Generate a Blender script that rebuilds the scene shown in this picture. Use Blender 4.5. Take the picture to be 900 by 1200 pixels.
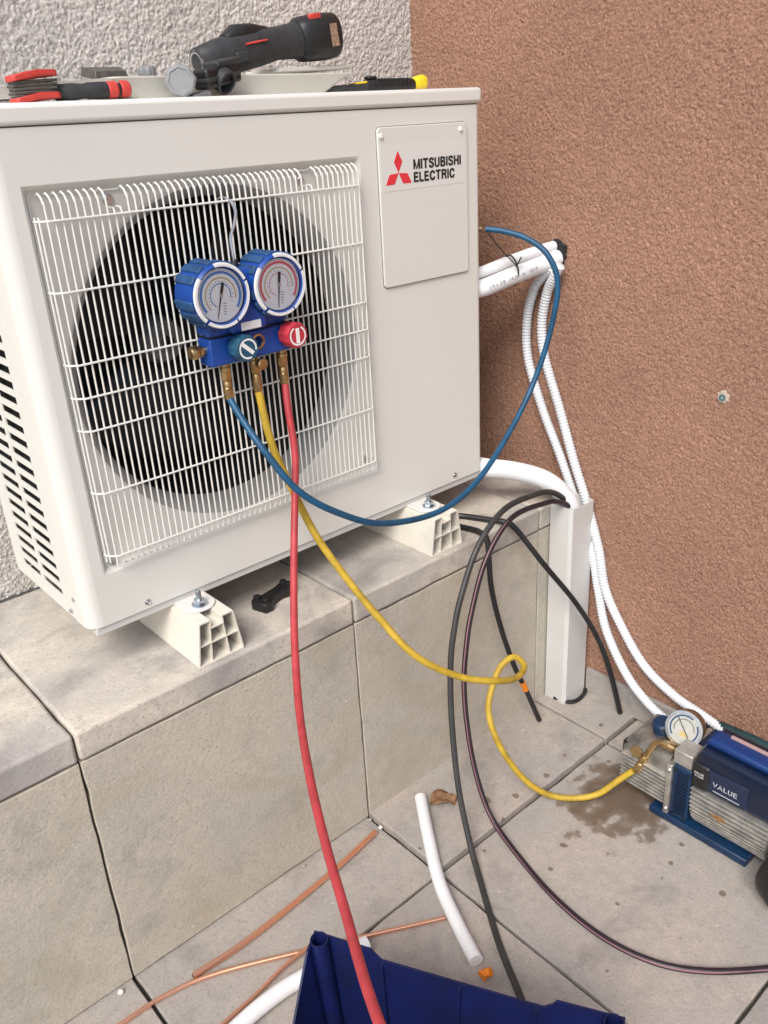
import bpy, math, random
import numpy as np
from mathutils import Vector, Matrix, Euler
random.seed(7); np.random.seed(7)
for o in list(bpy.data.objects): bpy.data.objects.remove(o, do_unlink=True)
scene = bpy.context.scene
COL = scene.collection
# ------------------------------------------------------------------ camera
cd = bpy.data.cameras.new('camera'); cam = bpy.data.objects.new('camera', cd); COL.objects.link(cam)
cam.location = (-.4114, -1.2648, .7506); cam.rotation_euler = (1.1421, .0540, -.7245)
cd.sensor_fit = 'VERTICAL'; cd.sensor_height = 24; cd.sensor_width = 18; cd.lens = 24*1008.84/1200
cd.clip_start = .02; cd.clip_end = 3000
scene.camera = cam
# ------------------------------------------------------------------ light
SUN_EL, SUN_AZ = 46, 238          # azimuth of the sun measured clockwise from +Y
w = bpy.data.worlds.new('World'); scene.world = w; w.use_nodes = True
nt = w.node_tree; bg = nt.nodes['Background']
sky = nt.nodes.new('ShaderNodeTexSky'); sky.sky_type = 'NISHITA'; sky.sun_disc = False
sky.sun_elevation = math.radians(SUN_EL); sky.sun_rotation = math.radians(SUN_AZ)
sky.air_density = 1; sky.dust_density = 2; sky.ozone_density = 1
nt.links.new(sky.outputs[0], bg.inputs[0]); bg.inputs[1].default_value = .09
sd = bpy.data.lights.new('sun', 'SUN'); sun = bpy.data.objects.new('sun', sd); COL.objects.link(sun)
sd.energy = 1.5; sd.angle = math.radians(28); sd.color = (1, .962, .905)
a = math.radians(SUN_AZ); e = math.radians(SUN_EL)
sdir = Vector((math.sin(a)*math.cos(e), math.cos(a)*math.cos(e), math.sin(e)))
sun.rotation_euler = sdir.to_track_quat('Z', 'Y').to_euler(); sun.location = sdir*6
vs = scene.view_settings; vs.view_transform = 'Standard'; vs.look = 'None'; vs.gamma = 1; vs.exposure = 1.06
try: vs.use_curve_mapping = False
except Exception: pass
scene.render.resolution_x = 768; scene.render.resolution_y = 1024

# ------------------------------------------------------------------ materials
MATS = {}
def mat(name, col, rough=.5, metal=0, var=.0, vscale=20, bump=0, bscale=200, spec=None, dark=None, stretch=None, coat=0):
    """Principled material; var = amount of tone variation, dark = second colour mixed in by large noise."""
    if name in MATS: return MATS[name]
    m = bpy.data.materials.new(name); m.use_nodes = True; n = m.node_tree.nodes; l = m.node_tree.links
    p = n['Principled BSDF']; p.inputs['Base Color'].default_value = (*col, 1)
    p.inputs['Roughness'].default_value = rough; p.inputs['Metallic'].default_value = metal
    if coat: p.inputs['Coat Weight'].default_value = coat
    if spec is not None: p.inputs['Specular IOR Level'].default_value = spec
    tc = n.new('ShaderNodeTexCoord'); src = tc.outputs['Object']
    if stretch:
        mp = n.new('ShaderNodeMapping'); mp.inputs['Scale'].default_value = stretch; l.new(src, mp.inputs[0]); src = mp.outputs[0]
    if var or dark:
        nz = n.new('ShaderNodeTexNoise'); nz.inputs['Scale'].default_value = vscale; nz.inputs['Detail'].default_value = 6; nz.inputs['Roughness'].default_value = .6
        l.new(src, nz.inputs['Vector'])
        r = n.new('ShaderNodeValToRGB'); r.color_ramp.elements[0].position = .33; r.color_ramp.elements[1].position = .68
        d = dark if dark else tuple(c*(1-var) for c in col); h = tuple(min(1, c*(1+var*.5)) for c in col)
        r.color_ramp.elements[0].color = (*d, 1); r.color_ramp.elements[1].color = (*h, 1)
        l.new(nz.outputs[0], r.inputs[0]); l.new(r.outputs[0], p.inputs['Base Color'])
        mr = n.new('ShaderNodeMapRange'); mr.inputs['To Min'].default_value = min(1, rough*1.25); mr.inputs['To Max'].default_value = rough*.85
        l.new(nz.outputs[0], mr.inputs[0]); l.new(mr.outputs[0], p.inputs['Roughness'])
    if bump:
        b = n.new('ShaderNodeTexNoise'); b.inputs['Scale'].default_value = bscale; b.inputs['Detail'].default_value = 5
        l.new(src, b.inputs['Vector']); bp = n.new('ShaderNodeBump'); bp.inputs['Strength'].default_value = bump; bp.inputs['Distance'].default_value = .002
        l.new(b.outputs[0], bp.inputs['Height']); l.new(bp.outputs[0], p.inputs['Normal'])
    MATS[name] = m; return m

def concrete(name, base, warm, grey, stain=None, wet=None, spread=.17):
    m = bpy.data.materials.new(name); m.use_nodes = True; n = m.node_tree.nodes; l = m.node_tree.links
    p = n['Principled BSDF']; p.inputs['Specular IOR Level'].default_value = .3
    tc = n.new('ShaderNodeTexCoord'); oi = n.new('ShaderNodeObjectInfo')
    add = n.new('ShaderNodeVectorMath'); add.operation = 'ADD'; l.new(tc.outputs['Object'], add.inputs[0])
    sc = n.new('ShaderNodeVectorMath'); sc.operation = 'SCALE'; sc.inputs['Scale'].default_value = 9; l.new(oi.outputs['Random'], sc.inputs[0]); l.new(sc.outputs[0], add.inputs[1])
    def noise(s, det=6, ro=.6, dist=0, src=add.outputs[0]):
        k = n.new('ShaderNodeTexNoise'); k.inputs['Scale'].default_value = s; k.inputs['Detail'].default_value = det; k.inputs['Roughness'].default_value = ro; k.inputs['Distortion'].default_value = dist
        l.new(src, k.inputs['Vector']); return k.outputs[0]
    def ramp(src, stops):
        r = n.new('ShaderNodeValToRGB'); els = r.color_ramp.elements
        while len(els) < len(stops): els.new(.5)
        for el, (ps, c) in zip(els, stops): el.position = ps; el.color = (*c, 1) if len(c) == 3 else c
        l.new(src, r.inputs[0]); return r.outputs[0]
    def mix(f, a_, b_, mode='MIX'):
        x = n.new('ShaderNodeMix'); x.data_type = 'RGBA'; x.blend_type = mode
        if isinstance(f, float): x.inputs['Factor'].default_value = f
        else: l.new(f, x.inputs['Factor'])
        for sk, v in (('A', a_), ('B', b_)):
            s_ = [i for i in x.inputs if i.name == sk and i.type == 'RGBA'][0]
            if isinstance(v, tuple): s_.default_value = (*v, 1)
            else: l.new(v, s_)
        return [o for o in x.outputs if o.type == 'RGBA'][0]
    c = ramp(noise(3.2, 5, .55, .2), [(.5-spread, grey), (.5, base), (.5+spread*.95, warm)])
    c = mix(ramp(noise(38, 8, .7), [(.35, (0, 0, 0)), (.62, (.5, .5, .5))]), c, tuple(v*.80 for v in base))
    blot = ramp(noise(7.5, 9, .68, .35), [(.53, (0, 0, 0)), (.68, (.7, .7, .7))])
    c = mix(blot, c, tuple(v*.72 for v in grey))
    c = mix(ramp(noise(230, 3, .6), [(.55, (0, 0, 0)), (.72, (.7, .7, .7))]), c, tuple(v*.5 for v in base))
    c = mix(ramp(noise(95, 3, .5, 0), [(.66, (0, 0, 0)), (.74, (.5, .5, .5))]), c, tuple(min(1, v*1.35) for v in base))
    rough = None
    if stain:
        c = mix(ramp(noise(5, 6, .6, .8), [(.5, (0, 0, 0)), (.75, (.8, .8, .8))]), c, stain)
    if wet:
        # oily water that leaked from the pump: an irregular puddle with satellites
        (wx, wy, wr) = wet
        sp = n.new('ShaderNodeNewGeometry'); nzv = n.new('ShaderNodeTexNoise'); nzv.inputs['Scale'].default_value = 24; nzv.inputs['Detail'].default_value = 5
        l.new(sp.outputs['Position'], nzv.inputs['Vector'])
        s1 = n.new('ShaderNodeVectorMath'); s1.operation = 'SUBTRACT'; l.new(sp.outputs['Position'], s1.inputs[0]); s1.inputs[1].default_value = (wx, wy, -.662)
        s3 = n.new('ShaderNodeVectorMath'); s3.operation = 'MULTIPLY'; l.new(s1.outputs[0], s3.inputs[0]); s3.inputs[1].default_value = (.72, .98, 0)
        s2 = n.new('ShaderNodeVectorMath'); s2.operation = 'LENGTH'; l.new(s3.outputs[0], s2.inputs[0])
        mm = n.new('ShaderNodeMath'); mm.operation = 'MULTIPLY_ADD'; l.new(nzv.outputs[0], mm.inputs[0]); mm.inputs[1].default_value = .26; l.new(s2.outputs['Value'], mm.inputs[2])
        wetm = ramp(mm.outputs[0], [(wr-.05, (1, 1, 1)), (wr-.012, (.72, .72, .72)), (wr+.003, (.12, .12, .12)), (wr+.03, (0, 0, 0))])
        # drops further out
        vo = n.new('ShaderNodeTexVoronoi'); vo.inputs['Scale'].default_value = 21; l.new(sp.outputs['Position'], vo.inputs['Vector'])
        vn = n.new('ShaderNodeMath'); vn.operation = 'MULTIPLY_ADD'; l.new(nzv.outputs[0], vn.inputs[0]); vn.inputs[1].default_value = .55; l.new(vo.outputs['Distance'], vn.inputs[2])
        far = n.new('ShaderNodeMapRange'); far.inputs['From Min'].default_value = .08; far.inputs['From Max'].default_value = .36; far.inputs['To Min'].default_value = .0; far.inputs['To Max'].default_value = .13; l.new(s2.outputs['Value'], far.inputs[0])
        v2 = n.new('ShaderNodeMath'); v2.operation = 'ADD'; l.new(vn.outputs[0], v2.inputs[0]); l.new(far.outputs[0], v2.inputs[1])
        big = n.new('ShaderNodeTexNoise'); big.inputs['Scale'].default_value = 9; l.new(sp.outputs['Position'], big.inputs['Vector'])
        v3 = n.new('ShaderNodeMath'); v3.operation = 'MULTIPLY_ADD'; l.new(big.outputs[0], v3.inputs[0]); v3.inputs[1].default_value = .55; l.new(v2.outputs[0], v3.inputs[2])
        v2 = v3
        drops = ramp(v2.outputs[0], [(.680, (.8, .8, .8)), (.715, (0, 0, 0))])
        wm = n.new('ShaderNodeMath'); wm.operation = 'MAXIMUM'; l.new(wetm, wm.inputs[0]); l.new(drops, wm.inputs[1])
        wk = n.new('ShaderNodeMath'); wk.operation = 'MULTIPLY'; l.new(wm.outputs[0], wk.inputs[0]); wk.inputs[1].default_value = .92
        c = mix(wk.outputs[0], c, (.125, .085, .055)); rough = wm.outputs[0]
    l.new(c, p.inputs['Base Color'])
    if rough:
        mr = n.new('ShaderNodeMapRange'); mr.inputs['To Min'].default_value = .8; mr.inputs['To Max'].default_value = .42; l.new(rough, mr.inputs[0]); l.new(mr.outputs[0], p.inputs['Roughness'])
    else: p.inputs['Roughness'].default_value = .8
    bp = n.new('ShaderNodeBump'); bp.inputs['Strength'].default_value = .5; bp.inputs['Distance'].default_value = .003
    l.new(noise(120, 8, .65), bp.inputs['Height']); l.new(bp.outputs[0], p.inputs['Normal'])
    return m

def stucco_mat(name, col, lo, hi, bs):
    m = bpy.data.materials.new(name); m.use_nodes = True; n = m.node_tree.nodes; l = m.node_tree.links
    p = n['Principled BSDF']; p.inputs['Roughness'].default_value = .92; p.inputs['Specular IOR Level'].default_value = .2
    tc = n.new('ShaderNodeTexCoord')
    k = n.new('ShaderNodeTexNoise'); k.inputs['Scale'].default_value = 260; k.inputs['Detail'].default_value = 4; k.inputs['Roughness'].default_value = .7; l.new(tc.outputs['Object'], k.inputs['Vector'])
    r = n.new('ShaderNodeValToRGB'); els = r.color_ramp.elements; els.new(.5)
    for el, (ps, c) in zip(els, ((.3, lo), (.5, col), (.72, hi))): el.position = ps; el.color = (*c, 1)
    l.new(k.outputs[0], r.inputs[0])
    k2 = n.new('ShaderNodeTexNoise'); k2.inputs['Scale'].default_value = 3; k2.inputs['Detail'].default_value = 4; l.new(tc.outputs['Object'], k2.inputs['Vector'])
    x = n.new('ShaderNodeMix'); x.data_type = 'RGBA'; x.blend_type = 'MULTIPLY'; x.inputs['Factor'].default_value = .5
    r2 = n.new('ShaderNodeValToRGB'); r2.color_ramp.elements[0].position = .3; r2.color_ramp.elements[0].color = (.70, .70, .70, 1); r2.color_ramp.elements[1].position = .65; l.new(k2.outputs[0], r2.inputs[0])
    A = [i for i in x.inputs if i.type == 'RGBA']; l.new(r.outputs[0], A[0]); l.new(r2.outputs[0], A[1])
    l.new([o for o in x.outputs if o.type == 'RGBA'][0], p.inputs['Base Color'])
    b = n.new('ShaderNodeTexNoise'); b.inputs['Scale'].default_value = bs; b.inputs['Detail'].default_value = 6; b.inputs['Roughness'].default_value = .7; l.new(tc.outputs['Object'], b.inputs['Vector'])
    bp = n.new('ShaderNodeBump'); bp.inputs['Strength'].default_value = .7; bp.inputs['Distance'].default_value = .004; l.new(b.outputs[0], bp.inputs['Height']); l.new(bp.outputs[0], p.inputs['Normal'])
    return m

M_unit = mat('cream_paint', (.70, .695, .645), .38, var=.03, vscale=3, bump=.03, bscale=700)
M_unit2 = mat('cream_lid_paint', (.72, .715, .67), .35, var=.03, vscale=3)
M_plate = mat('cream_panel_plastic', (.685, .678, .628), .45)
M_wire = mat('white_coated_wire', (.735, .73, .685), .35)
M_flange = mat('grey_galvanised_edge', (.58, .575, .55), .45)
M_inside = mat('inner_shade_black', (.012, .012, .013), .6)  # black that stands for shade in deep and hollow parts
M_fan = mat('fan_dark_grey_plastic', (.008, .008, .009), .5)
M_coil = mat('coil_fins_black', (.010, .010, .011), .6, var=.4, vscale=60, stretch=(1, 1, .05))
M_hub = mat('hub_pale_grey', (.17, .175, .175), .4)
M_red_logo = mat('red_ink', (.72, .035, .05), .5)
M_black_ink = mat('black_ink', (.02, .02, .022), .5)
M_sticker = mat('sticker_white', (.695, .695, .66), .4)
M_steel = mat('steel', (.62, .63, .64), .28, 1, var=.2, vscale=80)
M_zinc = mat('zinc_plated', (.55, .62, .70), .25, 1, var=.25, vscale=120)
M_brass = mat('brass', (.60, .42, .20), .30, 1, var=.35, vscale=90)
M_brass_dull = mat('dull_bronze', (.30, .21, .14), .45, .8, var=.35, vscale=70)
M_copper = mat('copper', (.90, .47, .30), .26, .85)
M_blue = mat('manifold_blue', (.010, .062, .31), .35, var=.15, vscale=30)
M_boot = mat('blue_rubber_boot', (.016, .072, .19), .6, var=.45, vscale=40, bump=.1)
M_white = mat('white_plastic', (.80, .80, .78), .4, var=.05, vscale=60)
M_dial = mat('dial_white', (.90, .92, .94), .5)
M_redp = mat('red_knob', (.50, .035, .055), .45, var=.3, vscale=60)
M_bluehose = mat('blue_rubber_hose', (.008, .082, .175), .45, var=.35, vscale=28)
M_yellow = mat('yellow_rubber_hose', (.53, .36, .035), .5, var=.28, vscale=26, dark=(.36, .235, .02))
M_redhose = mat('red_rubber_hose', (.45, .046, .054), .5, var=.28, vscale=26)
M_black = mat('black_plastic', (.014, .014, .015), .42, var=.3, vscale=60)
M_cable = mat('black_cable', (.016, .016, .018), .42, var=.3, vscale=40)
M_cable_grey = mat('dusty_black_cable', (.035, .036, .034), .45, var=.3, vscale=30)
M_pink = mat('pink_stripe', (.22, .10, .125), .5)
M_foot = mat('ivory_pvc', (.74, .70, .61), .42, var=.06, vscale=25)
M_pvc = mat('white_pvc', (.60, .595, .575), .35, var=.04, vscale=12)
M_foam = mat('white_insulation', (.78, .79, .80), .55, var=.06, vscale=30, bump=.15, bscale=90)
M_conduit = mat('white_conduit', (.70, .72, .75), .42, var=.05, vscale=20)
M_orange = mat('orange_tape', (.85, .25, .02), .5)
M_darkgrey = mat('dark_grey_rubber', (.035, .037, .04), .55, var=.3, vscale=60)
M_midgrey = mat('mid_grey_plastic', (.22, .225, .23), .4, var=.15, vscale=60)
M_olive = mat('grey_steel_blades', (.13, .125, .11), .42, .5, var=.35, vscale=90)
M_redgrip = mat('red_grip', (.62, .06, .045), .45, var=.15, vscale=60)
M_yellowp = mat('yellow_plastic', (.80, .60, .02), .4)
M_crate = mat('navy_plastic', (.004, .008, .058), .42, var=.4, vscale=18, bump=.05, bscale=40)
M_alu = mat('cast_aluminium', (.60, .585, .545), .36, .75, var=.35, vscale=45, bump=.1)
M_alud = mat('dirty_aluminium', (.42, .41, .38), .42, .9, var=.5, vscale=25)
M_pumpblue = mat('pump_blue', (.006, .030, .080), .38, var=.2, vscale=30)
M_pumpnavy = mat('pump_dark_blue', (.005, .012, .034), .25, var=.2, vscale=30)
M_pumpbright = mat('pump_bright_blue', (.007, .034, .15), .3)
M_green = mat('dark_green_hose', (.012, .045, .05), .5, var=.25, vscale=40)
M_plug = mat('teal_plug', (.04, .16, .16), .5)
M_plaster = mat('pale_plaster', (.50, .40, .34), .9, var=.2, vscale=120)
M_leaf = mat('dry_leaf', (.26, .14, .07), .75, var=.4, vscale=60)
M_rust = mat('rust_label', (.35, .22, .15), .6, var=.5, vscale=250)
M_joint = mat('dark_joint', (.07, .064, .056), .95, var=.4, vscale=60)
M_midlight = mat('worn_white_print', (.50, .52, .54), .5)
M_tray = mat('tray_cream', (.66, .645, .585), .42, var=.04, vscale=10)
M_dgreen = mat('dark_green_button', (.03, .045, .045), .4)
M_yellowring = mat('dial_yellow', (.55, .42, .16), .5)
M_bluering = mat('dial_blue', (.05, .22, .58), .5)
M_redring = mat('dial_red', (.75, .10, .14), .5)
M_pinkring = mat('dial_pink', (.70, .36, .48), .5)
def glass_mat():
    m = bpy.data.materials.new('lens_glass'); m.use_nodes = True; n = m.node_tree.nodes; l = m.node_tree.links
    g = n.new('ShaderNodeBsdfGlossy'); g.inputs['Roughness'].default_value = .06
    t = n.new('ShaderNodeBsdfTransparent'); f = n.new('ShaderNodeFresnel'); f.inputs[0].default_value = 1.2
    mx = n.new('ShaderNodeMixShader'); l.new(f.outputs[0], mx.inputs[0]); l.new(t.outputs[0], mx.inputs[1]); l.new(g.outputs[0], mx.inputs[2])
    l.new(mx.outputs[0], n['Material Output'].inputs[0]); return m
M_glass = glass_mat()
M_floor = concrete('floor_concrete', (.385, .355, .325), (.44, .38, .33), (.325, .305, .285))
M_floorwet = concrete('floor_concrete_wet', (.385, .355, .325), (.44, .38, .33), (.325, .305, .285), wet=(.92, -.455, .228))
M_face = concrete('wall_slab_concrete', (.53, .485, .405), (.57, .515, .425), (.48, .45, .39), stain=(.41, .355, .26))
M_cap = concrete('cap_slab_concrete', (.56, .52, .46), (.66, .59, .495), (.40, .37, .35), stain=(.25, .225, .215), spread=.10)
M_skirt = concrete('skirting_concrete', (.36, .335, .31), (.40, .36, .32), (.28, .27, .255))
M_brown = stucco_mat('brown_render', (.395, .222, .152), (.19, .10, .069), (.59, .36, .26), 520)
M_whitewall = stucco_mat('white_render', (.76, .71, .66), (.50, .455, .41), (.88, .845, .80), 480)

# ------------------------------------------------------------------ mesh helpers
ORG = {}
def cr(pts, step):
    """Catmull-Rom curve through pts, resampled at about `step` metres."""
    P = [Vector(p) for p in pts]
    if len(P) == 2: P = [P[0], P[0].lerp(P[1], .5), P[1]]
    P = [P[0]*2-P[1]] + P + [P[-1]*2-P[-2]]
    out = []
    for i in range(1, len(P)-2):
        n = max(1, int(math.ceil((P[i+1]-P[i]).length/step)))
        for k in range(n):
            t = k/n; a0, a1, a2, a3 = P[i-1], P[i], P[i+1], P[i+2]
            out.append(.5*((2*a1)+(a2-a0)*t+(2*a0-5*a1+4*a2-a3)*t*t+(3*a1-a0-3*a2+a3)*t**3))
    out.append(P[-2]); return out
class B:
    def __init__(s): s.v = []; s.f = []
    def add(s, v, f):
        k = len(s.v); s.v += [tuple(p) for p in v]; s.f += [tuple(i+k for i in q) for q in f]; return s
    def box(s, x0, x1, y0, y1, z0, z1, M=None):
        v = [(x, y, z) for z in (z0, z1) for y in (y0, y1) for x in (x0, x1)]
        if M is not None: v = [M @ Vector(p) for p in v]
        return s.add(v, [(0, 2, 3, 1), (4, 5, 7, 6), (0, 1, 5, 4), (2, 6, 7, 3), (0, 4, 6, 2), (1, 3, 7, 5)])
    def ring(s, rings, close=True, cap0=True, cap1=True):
        """Skin a list of equally long point rings."""
        n = len(rings[0]); v = [p for r in rings for p in r]; f = []
        for i in range(len(rings)-1):
            for j in range(n if close else n-1):
                k = (j+1) % n; f.append((i*n+j, i*n+k, (i+1)*n+k, (i+1)*n+j))
        if cap0: f.append(tuple(range(n-1, -1, -1)))
        if cap1: f.append(tuple((len(rings)-1)*n+j for j in range(n)))
        return s.add(v, f)
    def tube(s, pts, r, n=10, step=.01, smooth=True, caps=True, mod=None, squash=None):
        C = cr(pts, step) if smooth else [Vector(p) for p in pts]
        T = [(C[min(i+1, len(C)-1)]-C[max(i-1, 0)]).normalized() for i in range(len(C))]
        up = Vector((0, 0, 1)) if abs(T[0].z) < .9 else Vector((1, 0, 0))
        N = (up-T[0]*up.dot(T[0])).normalized(); rings = []; L = 0
        for i, c in enumerate(C):
            if i: L += (c-C[i-1]).length
            N = (N-T[i]*N.dot(T[i])).normalized(); Bn = T[i].cross(N)
            rr = r(i/(len(C)-1)) if callable(r) else r
            if mod: rr = rr*mod(L)
            rings.append([c+N*math.cos(2*math.pi*k/n)*rr+Bn*math.sin(2*math.pi*k/n)*rr for k in range(n)])
        return s.ring(rings, cap0=caps, cap1=caps)
    def cyl(s, p0, p1, r0, r1=None, n=20):
        p0, p1 = Vector(p0), Vector(p1); r1 = r0 if r1 is None else r1
        return s.lathe(p0, p1-p0, [(r0, 0), (r1, (p1-p0).length)], n)
    def lathe(s, o, ax, prof, n=32, caps=True, rad=None):
        """prof = [(radius, distance along axis)]"""
        o = Vector(o); ax = Vector(ax).normalized(); u = Vector((0, 0, 1)) if abs(ax.z) < .9 else Vector((1, 0, 0))
        u = (u-ax*u.dot(ax)).normalized(); v = ax.cross(u); rings = []
        for r, d in prof:
            rings.append([o+ax*d+(u*math.cos(2*math.pi*k/n)+v*math.sin(2*math.pi*k/n))*(r*(rad(k, n) if rad else 1)) for k in range(n)])
        return s.ring(rings, cap0=caps, cap1=caps)
    def prism(s, poly, fn0, fn1):
        """poly of 2-D points, fn0/fn1 map them to the two ends."""
        a = [fn0(*p) for p in poly]; b = [fn1(*p) for p in poly]; return s.ring([a, b])
    def build(s, name, m, parent=None, bevel=0, seg=2, smooth=35, org=None):
        me = bpy.data.meshes.new(name)
        if org is None: org = ORG[parent.name] if parent else Vector((0, 0, 0))
        org = Vector(org)
        me.from_pydata([tuple(Vector(p)-org) for p in s.v], [], s.f); me.validate(); me.update()
        import bmesh
        bm = bmesh.new(); bm.from_mesh(me); bmesh.ops.recalc_face_normals(bm, faces=bm.faces); bm.to_mesh(me); bm.free()
        me.materials.append(m)
        o = bpy.data.objects.new(name, me); COL.objects.link(o)
        if parent:
            o.parent = parent; o.location = org-ORG[parent.name]
        else: o.location = org
        ORG[o.name] = org
        if smooth:
            for p in me.polygons: p.use_smooth = True
            try: me.set_sharp_from_angle(angle=math.radians(smooth))
            except Exception: pass
        if bevel:
            md = o.modifiers.new('bevel', 'BEVEL'); md.width = bevel; md.segments = seg; md.limit_method = 'ANGLE'; md.angle_limit = math.radians(40); md.harden_normals = False
        return o
def thing(name, loc, label, cat, group=None):
    o = bpy.data.objects.new(name, None); COL.objects.link(o); o.location = loc; o.empty_display_size = .05
    ORG[o.name] = Vector(loc); tag(o, label, cat, group); return o
def tag(o, label=None, cat=None, group=None, kind=None):
    if label: o['label'] = label
    if cat: o['category'] = cat
    if group: o['group'] = group
    if kind: o['kind'] = kind
    return o
def clone(o, parent, delta):
    c = o.copy(); COL.objects.link(c); c.parent = parent; c.location = o.location+Vector(delta); ORG[c.name] = ORG[o.name]+Vector(delta); return c
def text(name, body, size, m, parent, M, ext=.0002, bold=0, sx=1, spacing=1):
    cu = bpy.data.curves.new(name, 'FONT'); cu.body = body; cu.size = size; cu.extrude = ext; cu.offset = bold; cu.space_character = spacing; cu.resolution_u = 3
    t = bpy.data.objects.new(name, cu); COL.objects.link(t); bpy.context.view_layer.update()
    dg = bpy.context.evaluated_depsgraph_get(); me = bpy.data.meshes.new_from_object(t.evaluated_get(dg)); bpy.data.objects.remove(t)
    org = ORG[parent.name]
    me.transform(Matrix.Translation(-org) @ M @ Matrix.Diagonal((sx, 1, 1, 1))); me.materials.clear(); me.materials.append(m)
    o = bpy.data.objects.new(name, me); COL.objects.link(o); o.parent = parent; ORG[o.name] = org; return o
def frame(o, x, y):
    """Matrix with given x and y axes, placed at o."""
    x = Vector(x).normalized(); y = Vector(y); y = (y-x*y.dot(x)).normalized(); z = x.cross(y)
    return Matrix(((x.x, y.x, z.x, o[0]), (x.y, y.y, z.y, o[1]), (x.z, y.z, z.z, o[2]), (0, 0, 0, 1)))

# ------------------------------------------------------------------ setting
def slab(u0, u1, v0, v1, f0, f1, jit=.0009, pitch=.03):
    """A slab whose outline in (u, v) is slightly ragged; f0/f1 map outline points to its two faces."""
    P = []
    for (a_, b_), (c_, d_) in (((u0, v0), (u1, v0)), ((u1, v0), (u1, v1)), ((u1, v1), (u0, v1)), ((u0, v1), (u0, v0))):
        n = max(2, int(math.hypot(c_-a_, d_-b_)/pitch)); nx, ny = (d_-b_), -(c_-a_); L = math.hypot(nx, ny)
        for k in range(n):
            t = k/n; e = -abs(random.gauss(0, jit))*(2.6 if random.random() < .04 else 1) if k else 0
            P.append((a_+(c_-a_)*t+nx/L*e, b_+(d_-b_)*t+ny/L*e))
    return B().prism(P, f0, f1)
W, H, D = .959, .796, .33
XR, YB, ZF, ZT, ZC, YL = 1.1876, .4325, -.662, -.1024, -.1595, -.099
S_, X1, YJ = .5719, -.094, -.3177
g = B().box(-400, 400, -400, 400, -.72, -.69).build('ground', mat('earth', (.16, .14, .12), .95, var=.3, vscale=.6)); tag(g, kind='structure')
fl = B().box(-3.2, XR+.1, -4.2, YL+.06, -.688, -.674).build('floor', M_joint); tag(fl, kind='structure')
xs = [X1+S_*k for k in range(-5, 3)] + [XR]
ys = [YL+.014, YJ] + [YJ-S_*k for k in range(1, 7)]
for j in range(len(ys)-1):
    for i in range(len(xs)-1):
        x0, x1, y1, y0 = xs[i]+.003, xs[i+1]-.003, ys[j]-.003, ys[j+1]+.003
        if i == len(xs)-2: x1 = XR-.004
        dz = random.uniform(-.0015, .0015); wet = (j <= 1 and i >= 6)
        if j == 0 and i >= 6: dz = .009
        o = slab(x0, x1, y0, y1, lambda x, y: (x, y, -.674), lambda x, y: (x, y, ZF+dz)).build('slab', M_floorwet if wet else M_floor, fl, bevel=.0022, org=((x0+x1)/2, (y0+y1)/2, ZF))
# ledge
lg = thing('ledge', (.3, YL, ZF), 'low concrete slab ledge that carries the white air conditioner', 'ledge')
B().box(-3.0, XR-.01, YL+.05, YB-.005, ZF-.01, ZC+.003).build('core', M_joint, lg)
for i in range(len(xs)-1):
    x0, x1 = xs[i]+.0015, xs[i+1]-.0015
    last = i == len(xs)-2
    slab(x0, x1 if not last else XR-.006, ZF+.002, ZC-.0015, lambda x, z: (x, YL+.045, z), lambda x, z: (x, YL+.003, z)).build('face_slab', M_face, lg, bevel=.0016, org=((x0+x1)/2, YL, ZF))
    zt0 = ZT+random.uniform(-.001, .001)
    slab(x0, x1 if not last else XR-.006, YL, YB-.012, lambda x, y: (x, y, ZC+.002), lambda x, y: (x, y, zt0)).build('cap_slab', M_cap, lg, bevel=.006, seg=3, org=((x0+x1)/2, YL, ZT))

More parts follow.
